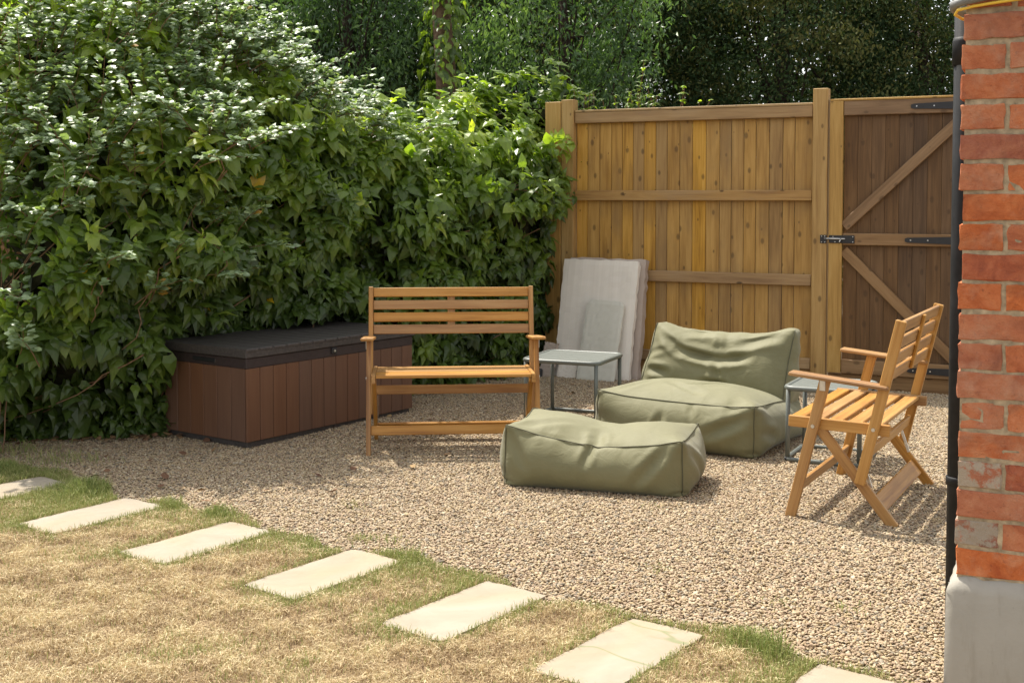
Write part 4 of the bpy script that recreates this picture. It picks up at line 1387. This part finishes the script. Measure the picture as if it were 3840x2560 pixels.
def ivy_leaves():
    n = 4100
    s = RNG.uniform(-2.5, 4.15, n)
    v = RNG.uniform(0, 1, n) ** 0.95
    pos, nor = hedge_surface(s, v)
    up = np.array([0, 0, 1.0])
    # rosettes
    P_, T_, N_, S_, C_ = [], [], [], [], []
    per = 8
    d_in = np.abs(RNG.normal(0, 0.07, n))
    base_tone = np.clip(0.40 + 0.42 * np.clip((v - 0.25) / 0.5, 0, 1) + 0.16 * smooth_noise(s * 2, v * 6, 51, 3.0) + RNG.normal(0, 0.10, n), 0.03, 0.93)  # tone rises with height: new growth plus painted sunlit glow near the top
    jut = (nor * .6 + up * .5) * np.where((RNG.random(n) < .4) & (v > .33), RNG.uniform(.03, .20, n), 0.0)[:, None]
    young = (RNG.random(n) < 0.16) & (v > 0.33)
    base_tone = np.where(young, np.clip(base_tone + 0.25, 0, .96), base_tone)
    size_c = RNG.uniform(0.056, 0.105, n) * np.where(young, 0.9, 1.0)
    for k in range(per):
        az = 2 * math.pi * (k / per) + RNG.uniform(-.5, .5, n)
        e1 = np.cross(nor, up); e1 /= (np.linalg.norm(e1, axis=1, keepdims=True) + 1e-6)
        e2 = np.cross(e1, nor)
        rad = e1 * np.cos(az)[:, None] + e2 * np.sin(az)[:, None]
        r0 = RNG.uniform(0.004, 0.04, n)
        p = pos + rad * r0[:, None] + nor * (RNG.uniform(-.02, .05, n) - d_in)[:, None] + jut
        t = rad * 0.80 + nor * 0.42 - up * (RNG.uniform(0.25, 1.15, n) * np.where(v > .46, .62, 1.0))[:, None] + RNG.normal(0, .22, (n, 3))
        nn = nor * 0.75 + up * 0.65 + rad * .25 + RNG.normal(0, .30, (n, 3))
        P_.append(p); T_.append(t); N_.append(nn)
        S_.append(size_c * RNG.uniform(.7, 1.15, n))
        C_.append(np.clip(base_tone + RNG.normal(0, .05, n) - d_in * 0.6, 0.02, .955))  # leaves set deeper are coloured darker, as if shaded
    # inner fill, bigger leaves toned dark to paint the shade inside the hedge
    m = 9000
    s2 = RNG.uniform(-2.5, 4.15, m); v2 = RNG.uniform(0, 1, m)
    p2, n2 = hedge_surface(s2, v2)
    P_.append(p2 - n2 * RNG.uniform(.06, .26, m)[:, None] * np.where(s2 > 3, .6, 1)[:, None])
    T_.append(n2 * .3 - up + RNG.normal(0, .35, (m, 3)))
    N_.append(n2 + up * .3 + RNG.normal(0, .4, (m, 3)))
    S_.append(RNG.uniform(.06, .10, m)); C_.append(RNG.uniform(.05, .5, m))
    # low ivy creeping on the soil left of the box
    m = 1500
    s3 = RNG.uniform(-1.0, 0.05, m)
    n3 = 0.72 * s3 - 0.12 + RNG.uniform(-.05, .16, m)
    z3 = np.abs(RNG.normal(0.02, 0.08, m)) + 0.01
    P_.append(np.stack([HO[0] + HE[0] * s3 + HN[0] * n3, HO[1] + HE[1] * s3 + HN[1] * n3, z3], 1))
    T_.append(np.stack([np.full(m, .4), np.full(m, -.4), np.full(m, -.25)], 1) + RNG.normal(0, .5, (m, 3)))
    N_.append(np.tile([0.3, -.3, .8], (m, 1)) + RNG.normal(0, .25, (m, 3)))
    S_.append(RNG.uniform(.03, .06, m)); C_.append(RNG.uniform(.1, .45, m))
    pos, T, Nn, size, tone = (np.concatenate(q) for q in (P_, T_, N_, S_, C_))
    yel = RNG.random(len(pos)) < 0.0016
    tone = np.where(yel, 1.0, tone)
    B = basis(T, Nn)
    # keep clear of the storage box, the slabs and the fence boards
    q = np.stack([(pos[:, 0] + 1.508) * math.cos(BX) + (pos[:, 1] - 6.881) * math.sin(BX), -(pos[:, 0] + 1.508) * math.sin(BX) + (pos[:, 1] - 6.881) * math.cos(BX)], 1)
    inbox = (q[:, 0] > -0.02) & (q[:, 0] < BL + .02) & (q[:, 1] > -.02) & (q[:, 1] < BW - .01) & (pos[:, 2] < 0.66)
    ft = (pos[:, 0] - FO.x) * FX.x + (pos[:, 1] - FO.y) * FX.y
    fy = (pos[:, 0] - FO.x) * FY.x + (pos[:, 1] - FO.y) * FY.y
    bad = inbox | ((ft > -2.22) & (fy > -0.04) & (pos[:, 2] < 2.2)) | ((ft > -2.16) & (pos[:, 2] < 1.3)) | (ft > -1.96)
    hs = (pos[:, 0] - HO[0]) * HE[0] + (pos[:, 1] - HO[1]) * HE[1]
    bad |= (hs < 0.0) & (pos[:, 2] < 0.55) & (RNG.random(len(pos)) < 0.55)
    ok = ~bad & (pos[:, 2] > 0.005)
    pos, B, size, tone = pos[ok], B[ok], size[ok], tone[ok]
    # the leaves that show largest become parts of their own
    d = np.linalg.norm(pos - np.array([0, 0, 1.42]), axis=1)
    front = (np.arange(len(pos)) < int(n * per * 0.95)) & (np.abs(pos[:, 0]) < 0.40 * pos[:, 1]) & (pos[:, 2] > .5) & (pos[:, 2] < 2.2)
    score = np.where(front, size / d + RNG.uniform(0, 0.0022, len(pos)), 0)
    big = np.argsort(-score)[:300]
    msk = np.zeros(len(pos), bool); msk[big] = True
    size = size * RNG.lognormal(0, .18, len(size))
    hrt = RNG.random(len(pos)) < .62
    for V_, sel in ((IVY_V, ~hrt), (HEART_V, hrt)):
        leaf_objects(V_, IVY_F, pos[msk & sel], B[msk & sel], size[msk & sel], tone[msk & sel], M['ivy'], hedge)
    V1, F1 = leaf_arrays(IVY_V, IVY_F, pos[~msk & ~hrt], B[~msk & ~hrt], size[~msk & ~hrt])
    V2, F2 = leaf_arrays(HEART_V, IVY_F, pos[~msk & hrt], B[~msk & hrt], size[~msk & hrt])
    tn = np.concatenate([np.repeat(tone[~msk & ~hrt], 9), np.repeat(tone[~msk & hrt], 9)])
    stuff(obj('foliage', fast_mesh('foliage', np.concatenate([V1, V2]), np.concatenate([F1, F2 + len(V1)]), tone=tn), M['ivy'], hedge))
ivy_leaves()

def hedge_stems():
    out = []
    def pt(s, v, off):
        p, n = hedge_surface(np.array([s]), np.array([v]))
        return Vector(p[0] + n[0] * off)
    for s0, v0, s1, v1 in ((0.15, .55, .08, .36), (-.12, .42, -.42, .22), (-.55, .40, -.62, .30), (.02, .62, .18, .5), (-.3, .2, -.8, .05)):
        pts = [pt(s0 + (s1 - s0) * k / 7 + random.uniform(-.02, .02), v0 + (v1 - v0) * k / 7, 0.09 + random.uniform(-.01, .02)) for k in range(8)]
        out.append((pts, [0.005 - 0.0004 * k for k in range(8)]))
    for _ in range(40):
        s0, v0 = random.uniform(-2, 3.8), random.uniform(.02, .6)
        pts = [pt(s0 + random.uniform(-.05, .05) * k, v0 + .02 * k, -0.12 + .02 * k + random.uniform(-.02, .02)) for k in range(6)]
        out.append((pts, 0.004))
    stuff(tubes('stems', M['twig'], hedge, out))
hedge_stems()

# bramble ----------------------------------------------------------------
bramble = thing('bramble_bush', 'pale grey green bramble sprawling over the top left of the hedge', 'bramble', (0, 0, 0))
def make_bramble():
    canes, P_, T_, N_, S_, C_ = [], [], [], [], [], []
    up = Vector((0, 0, 1))
    def leaf_node(p, d, scale):
        side = d.cross(up)
        side = side.normalized() if side.length > 1e-4 else Vector((1, 0, 0))
        sgn = random.choice((-1, 1))
        pet = (side * sgn * random.uniform(.5, 1) + d * .4 + up * random.uniform(-.1, .5)).normalized()
        c = p + pet * 0.03 * scale
        for a in (-1, 0, 1):
            t = (pet + pet.cross(up) * a * 0.95 + up * random.uniform(-.45, .1))
            P_.append(c); T_.append(t); N_.append(up + Vector((random.uniform(-.5, .7), random.uniform(-1.1, .1), 0)))
            S_.append(random.uniform(.042, .074) * scale * (1.15 if a == 0 else 1)); C_.append(min(.93, max(.03, random.gauss(.5, .17))))
    def cane(p, d, L, droop, scale=1.0, tipgrow=0.0):
        n = int(L / 0.045)
        pts = [p.copy()]
        for i in range(n):
            d = (d + Vector((random.gauss(0, .07), random.gauss(0, .07), random.gauss(0, .05) - droop))).normalized()
            p = p + d * 0.045
            pts.append(p.copy())
            if i > 1:
                for _ in range(2 if i < n - 3 else 3):
                    leaf_node(p, d, scale * (1.0 - 0.4 * i / n))
        canes.append((pts, [0.0035 - 0.0025 * i / len(pts) for i in range(len(pts))]))
    for _ in range(640):
        s = random.uniform(-0.95, 1.5) if random.random() < .93 else random.uniform(1.4, 2.2)
        v = random.uniform(.56, .98) if random.random() < .93 else random.uniform(.3, .55)
        if s > 0.5:
            v = random.uniform(.70, .98)
        p, n = hedge_surface(np.array([s]), np.array([v]))
        p = Vector(p[0] + n[0] * random.uniform(-.02, .10)); n = Vector(n[0])
        d = (n * .6 + up * random.uniform(.1, .9) + Vector((random.gauss(.15, .5), random.gauss(-.1, .4), 0))).normalized()
        cane(p, d, random.uniform(.2, .45), random.uniform(.02, .09))
    # the long shoots that stand out against the dark trees
    for (s, v, d, L) in ((1.35, .88, (.85, .15, .42), .75), (1.5, .85, (.9, .2, .30), .7), (1.75, .82, (.9, .2, .16), .62), (2.5, .9, (.85, .3, .40), .6), (1.3, .95, (.8, .2, .6), .6), (1.1, .95, (.75, .1, .7), .6), (1.45, .8, (.95, .1, .2), .6)):
        p, n = hedge_surface(np.array([s]), np.array([v]))
        cane(Vector(p[0]), Vector(d).normalized(), L, .012, .85)
    P = np.array([tuple(p) for p in P_]); T = np.array([tuple(p) for p in T_]); N = np.array([tuple(p) for p in N_])
    size = np.array(S_); tone = np.array(C_)
    tone = np.where(RNG.random(len(tone)) < .004, 1.0, tone)
    B = basis(T, N)
    d = np.linalg.norm(P - np.array([0, 0, 1.42]), axis=1)
    vis = (np.abs(P[:, 0]) < .40 * P[:, 1]) & (P[:, 2] < 1.42 + .155 * P[:, 1])
    score = np.where(vis, size / d + RNG.uniform(0, .0025, len(P)), 0)
    msk = np.zeros(len(P), bool); msk[np.argsort(-score)[:200]] = True
    leaf_objects(OVAL_V, IVY_F, P[msk], B[msk], size[msk], tone[msk], M['bramble'], bramble, 4)
    stuff(leaf_mass('foliage', OVAL_V, IVY_F, P[~msk], B[~msk], size[~msk], tone[~msk], M['bramble'], bramble))
    stuff(tubes('canes', M['twig'], bramble, canes, 4))
make_bramble()

# climbing shoots above the fence ------------------------------------------
def make_shoots(name, label, x0, y0, z0, spec):
    T = thing(name, label, 'climbing plant', (x0, y0, 0))
    paths, P_, T_, N_, S_, C_ = [], [], [], [], [], []
    for (dx, h, lean, k) in spec:
        p = Vector((dx, random.uniform(-.05, .05), z0 - .5))
        d = Vector((lean, 0, 1)).normalized()
        pts = [p.copy()]
        L = h + .5
        n = max(6, int(L / .06))
        for i in range(n):
            d = (d + Vector((random.gauss(0, .06), random.gauss(0, .06), .01))).normalized()
            p = p + d * L / n
            pts.append(p.copy())
            for _ in range(k):
                a = random.uniform(0, 6.28)
                t = Vector((math.cos(a), math.sin(a), random.uniform(-.5, .4)))
                P_.append(tuple(p)); T_.append(tuple(t)); N_.append((t.x * -.3, t.y * -.3 - .2, 1))
                S_.append(random.uniform(.05, .085) * (1 - .45 * i / n)); C_.append(random.uniform(.55, .93))
        paths.append((pts, [.005 - .003 * i / len(pts) for i in range(len(pts))]))
    tubes('stem', M['twig'], T, paths, 5)
    stuff(leaf_mass('foliage', IVY_V, IVY_F, np.array(P_), basis(np.array(T_), np.array(N_)), np.array(S_), np.array(C_), M['ivy'], T))
make_shoots('climbing_shoots', 'bright green shoots rising above the fence top beside the left post', 0.95, 10.15, 2.10, [(dx, random.uniform(.14, .27), random.uniform(-.2, .3), 4) for dx in np.linspace(-.42, .45, 22)] + [(.02, .46, .10, 2), (.30, .25, .5, 3), (.42, .22, .5, 3)])

# dried plant standing in the left end of the hedge
def dried_plant():
    T = thing('dried_plant', 'withered brown seed stalks in front of the hedge at the far left', 'dried plant', (-2.86, 6.72, 0))
    paths, P_, T_, N_ = [], [], [], []
    for (dx, h) in ((0.0, 1.36), (.06, 1.22), (-.08, 1.3), (.12, 1.05), (-.02, 1.12)):
        p = Vector((dx * .3, random.uniform(-.03, .03), 0)); pts = [p.copy()]
        for i in range(10):
            p = p + Vector((dx * .1 + random.gauss(0, .006), random.gauss(0, .006), h / 10)); pts.append(p.copy())
            if i > 5:
                for _ in range(14):
                    q = p + Vector((random.gauss(0, .022), random.gauss(0, .022), random.gauss(0, .05)))
                    P_.append(tuple(q)); T_.append((random.gauss(0, 1), random.gauss(0, 1), random.gauss(-.6, .5))); N_.append((random.gauss(0, 1), random.gauss(-.5, 1), random.gauss(.3, 1)))
        paths.append((pts, [.004 - .0002 * k for k in range(len(pts))]))
    tubes('stem', M['twig'], T, paths, 5)
    k = len(P_)
    stuff(leaf_mass('seed_heads', OVAL_V, IVY_F, np.array(P_), basis(np.array(T_), np.array(N_)), RNG.uniform(.015, .034, k), RNG.random(k), M['twig'], T))
dried_plant()

# trees beyond ---------------------------------------------------------------
def make_tree(name, label, x, y, trunk_r, z_lo, z_hi, rx, ry, nclump, per, lsize, mat, tone=(0.0, 1.0), trunk_h=None, hang=0.0, group=None, seed=1, lean=0.0, TV=DIA_V, TF=DIA_F):
    r = np.random.default_rng(seed)
    T = thing(name, label, 'tree', (x, y, 0), 0, group)
    th = trunk_h or z_hi * .75
    pts = [Vector((lean * k / 8 + .03 * math.sin(k * 1.7 + seed), .03 * math.cos(k * 1.3 + seed), th * k / 8 - .05)) for k in range(9)]
    bark = M['bark_dark'] if name != 'ivy_clad_tree' else M['bark']
    tube('trunk', bark, T, pts, [trunk_r * (1.15 if k == 0 else 1 - .07 * k) for k in range(9)], 12)
    limbs = []
    lim_lo = 6 if trunk_h else 2
    zc, zr = (z_lo + z_hi) / 2, (z_hi - z_lo) / 2
    d = unit(nclump)
    rad = r.uniform(.25, 1.0, nclump) ** .5
    cen = np.stack([d[:, 0] * rx * rad + lean * .6, d[:, 1] * ry * rad, zc + d[:, 2] * zr * rad], 1)
    for c in cen[: min(26, nclump)]:
        k = random.randint(lim_lo, 7)
        a = pts[k]
        b = Vector(c)
        mid = (a + b) / 2 + Vector((0, 0, -.15))
        limbs.append(([a, mid, b], [trunk_r * .16, trunk_r * .09, .008]))
    stuff(tubes('limbs', bark, T, limbs, 5))
    n = nclump * per
    cc = np.repeat(cen, per, 0)
    cs = np.repeat(r.uniform(.16, .42, nclump), per)
    off = r.normal(0, 1, (n, 3)) * cs[:, None] * np.array([.55, .55, .42])
    if hang:
        off[:, 2] -= np.abs(r.normal(0, hang, n))
    pos = cc + off
    keep = pos[:, 2] > .1
    pos = pos[keep]
    n = len(pos)
    t = unit(n) * .8 + np.array([0, 0, -.5 - hang])
    nn = unit(n) + np.array([0, -.3, .5])
    clump_t = np.repeat(r.uniform(tone[0], tone[1], nclump), per)[keep]
    tn = np.clip(clump_t + r.normal(0, .15, n), 0, 1)
    stuff(leaf_mass('crown', TV, TF, pos, basis(t, nn), r.uniform(.75, 1.3, n) * lsize, tn, mat, T))
    return T

GT = 'trees behind the garden fence'
make_tree('ivy_clad_tree', 'tree with a thick ivy clad trunk rising behind the hedge', -0.66, 12.0, 0.145, 5.2, 6.0, .7, .5, 16, 110, .08, M['ash'], (.2, 1), trunk_h=5.2, hang=.3, seed=2, group=GT)
TREES = [
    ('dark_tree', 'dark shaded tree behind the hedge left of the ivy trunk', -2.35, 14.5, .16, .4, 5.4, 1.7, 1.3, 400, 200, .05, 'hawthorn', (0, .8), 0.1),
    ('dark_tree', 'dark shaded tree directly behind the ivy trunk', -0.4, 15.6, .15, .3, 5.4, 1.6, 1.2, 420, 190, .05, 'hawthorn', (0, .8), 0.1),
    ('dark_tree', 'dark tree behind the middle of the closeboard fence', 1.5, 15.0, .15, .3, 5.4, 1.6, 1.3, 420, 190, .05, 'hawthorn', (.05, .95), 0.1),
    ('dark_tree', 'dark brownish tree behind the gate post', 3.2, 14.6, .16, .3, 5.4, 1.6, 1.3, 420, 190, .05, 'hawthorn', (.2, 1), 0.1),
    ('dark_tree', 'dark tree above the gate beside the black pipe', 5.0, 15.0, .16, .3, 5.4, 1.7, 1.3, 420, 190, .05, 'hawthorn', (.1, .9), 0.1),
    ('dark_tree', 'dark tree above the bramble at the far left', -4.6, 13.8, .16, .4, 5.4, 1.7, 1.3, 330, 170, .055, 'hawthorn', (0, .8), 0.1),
]
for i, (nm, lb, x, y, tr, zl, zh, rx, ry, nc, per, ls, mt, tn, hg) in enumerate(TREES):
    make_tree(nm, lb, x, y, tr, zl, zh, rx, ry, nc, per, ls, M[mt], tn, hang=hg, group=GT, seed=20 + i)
make_tree('ash_tree', 'lighter green ash with hanging sprays left of the ivy trunk', -1.75, 12.9, .11, 1.9, 4.8, 1.0, .6, 80, 150, .07, M['ash'], (0, .8), hang=.26, group=GT, seed=40, TV=LANCE_V)
make_tree('ash_tree', 'lighter green ash with hanging sprays right of the ivy trunk', 0.55, 12.9, .10, 2.1, 4.8, 1.0, .6, 66, 150, .07, M['ash'], (.1, 1), hang=.28, group=GT, seed=41, TV=LANCE_V)

# ivy climbing the trunk: leaves belong to that tree
def trunk_ivy():
    T = bpy.data.objects['ivy_clad_tree']
    n = 1500
    a = RNG.uniform(0, 6.283, n); z = RNG.uniform(1.6, 4.6, n)
    dense = (np.sin(a * 2 + z * 1.3) + RNG.normal(0, .6, n)) > -0.1
    a, z = a[dense], z[dense]; n = len(a)
    rr = .17 + RNG.uniform(.0, .10, n)
    P = np.stack([rr * np.cos(a), rr * np.sin(a), z], 1)
    out = np.stack([np.cos(a), np.sin(a), np.zeros(n)], 1)
    B = basis(out * .4 + np.array([0, 0, -1]) + RNG.normal(0, .3, (n, 3)), out + np.array([0, 0, .5]) + RNG.normal(0, .2, (n, 3)))
    stuff(leaf_mass('climbing_ivy', IVY_V, IVY_F, P, B, RNG.uniform(.06, .11, n), RNG.uniform(.2, .85, n), M['ivy'], T))
trunk_ivy()

# far wood: reads as one dark mass with a few bright gaps
def far_wood():
    n = 85000
    x = RNG.uniform(-14, 16, n); y = RNG.uniform(19, 22, n); z = RNG.uniform(0, 6.5, n)
    keep = smooth_noise(x, z, 91, 2.2) + RNG.normal(0, .25, n) > -0.62
    P = np.stack([x, y, z], 1)[keep]
    m = len(P)
    B = basis(unit(m) + np.array([0, 0, -.6]), unit(m) + np.array([0, -.5, .3]))
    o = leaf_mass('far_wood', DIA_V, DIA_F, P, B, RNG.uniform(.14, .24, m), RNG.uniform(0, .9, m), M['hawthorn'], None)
    stuff(o)
far_wood()

# leaf litter under the hedge
def litter():
    n = 330
    s = RNG.uniform(-1.1, 0.05, n)
    nn = 0.72 * s - 0.06 + RNG.normal(0.05, .09, n)
    far = np.arange(n) > 275                      # a few have blown on to the gravel
    s = np.where(far, RNG.uniform(-.9, 3.4, n), s)
    nn = np.where(far, RNG.uniform(.2, 1.9, n), nn)
    x = HO[0] + HE[0] * s + HN[0] * nn; y = HO[1] + HE[1] * s + HN[1] * nn
    P = np.stack([x, y, RNG.uniform(.008, .02, n)], 1)
    B = basis(np.stack([RNG.normal(0, 1, n), RNG.normal(0, 1, n), RNG.normal(0, .15, n)], 1), np.tile([0, 0, 1.0], (n, 1)) + RNG.normal(0, .3, (n, 3)))
    t = NT('dry_leaf')
    at = t.n('ShaderNodeAttribute', attribute_name='tone')
    t.color(t.ramp(at.outputs['Fac'], [(0, (.10, .05, .03)), (.5, (.2, .11, .06)), (1, (.36, .25, .12))]))
    t.rough(.8, .2)
    stuff(leaf_mass('leaf_litter', OVAL_V, IVY_F, P, B, RNG.uniform(.03, .065, n), RNG.random(n), t.m, None))
litter()
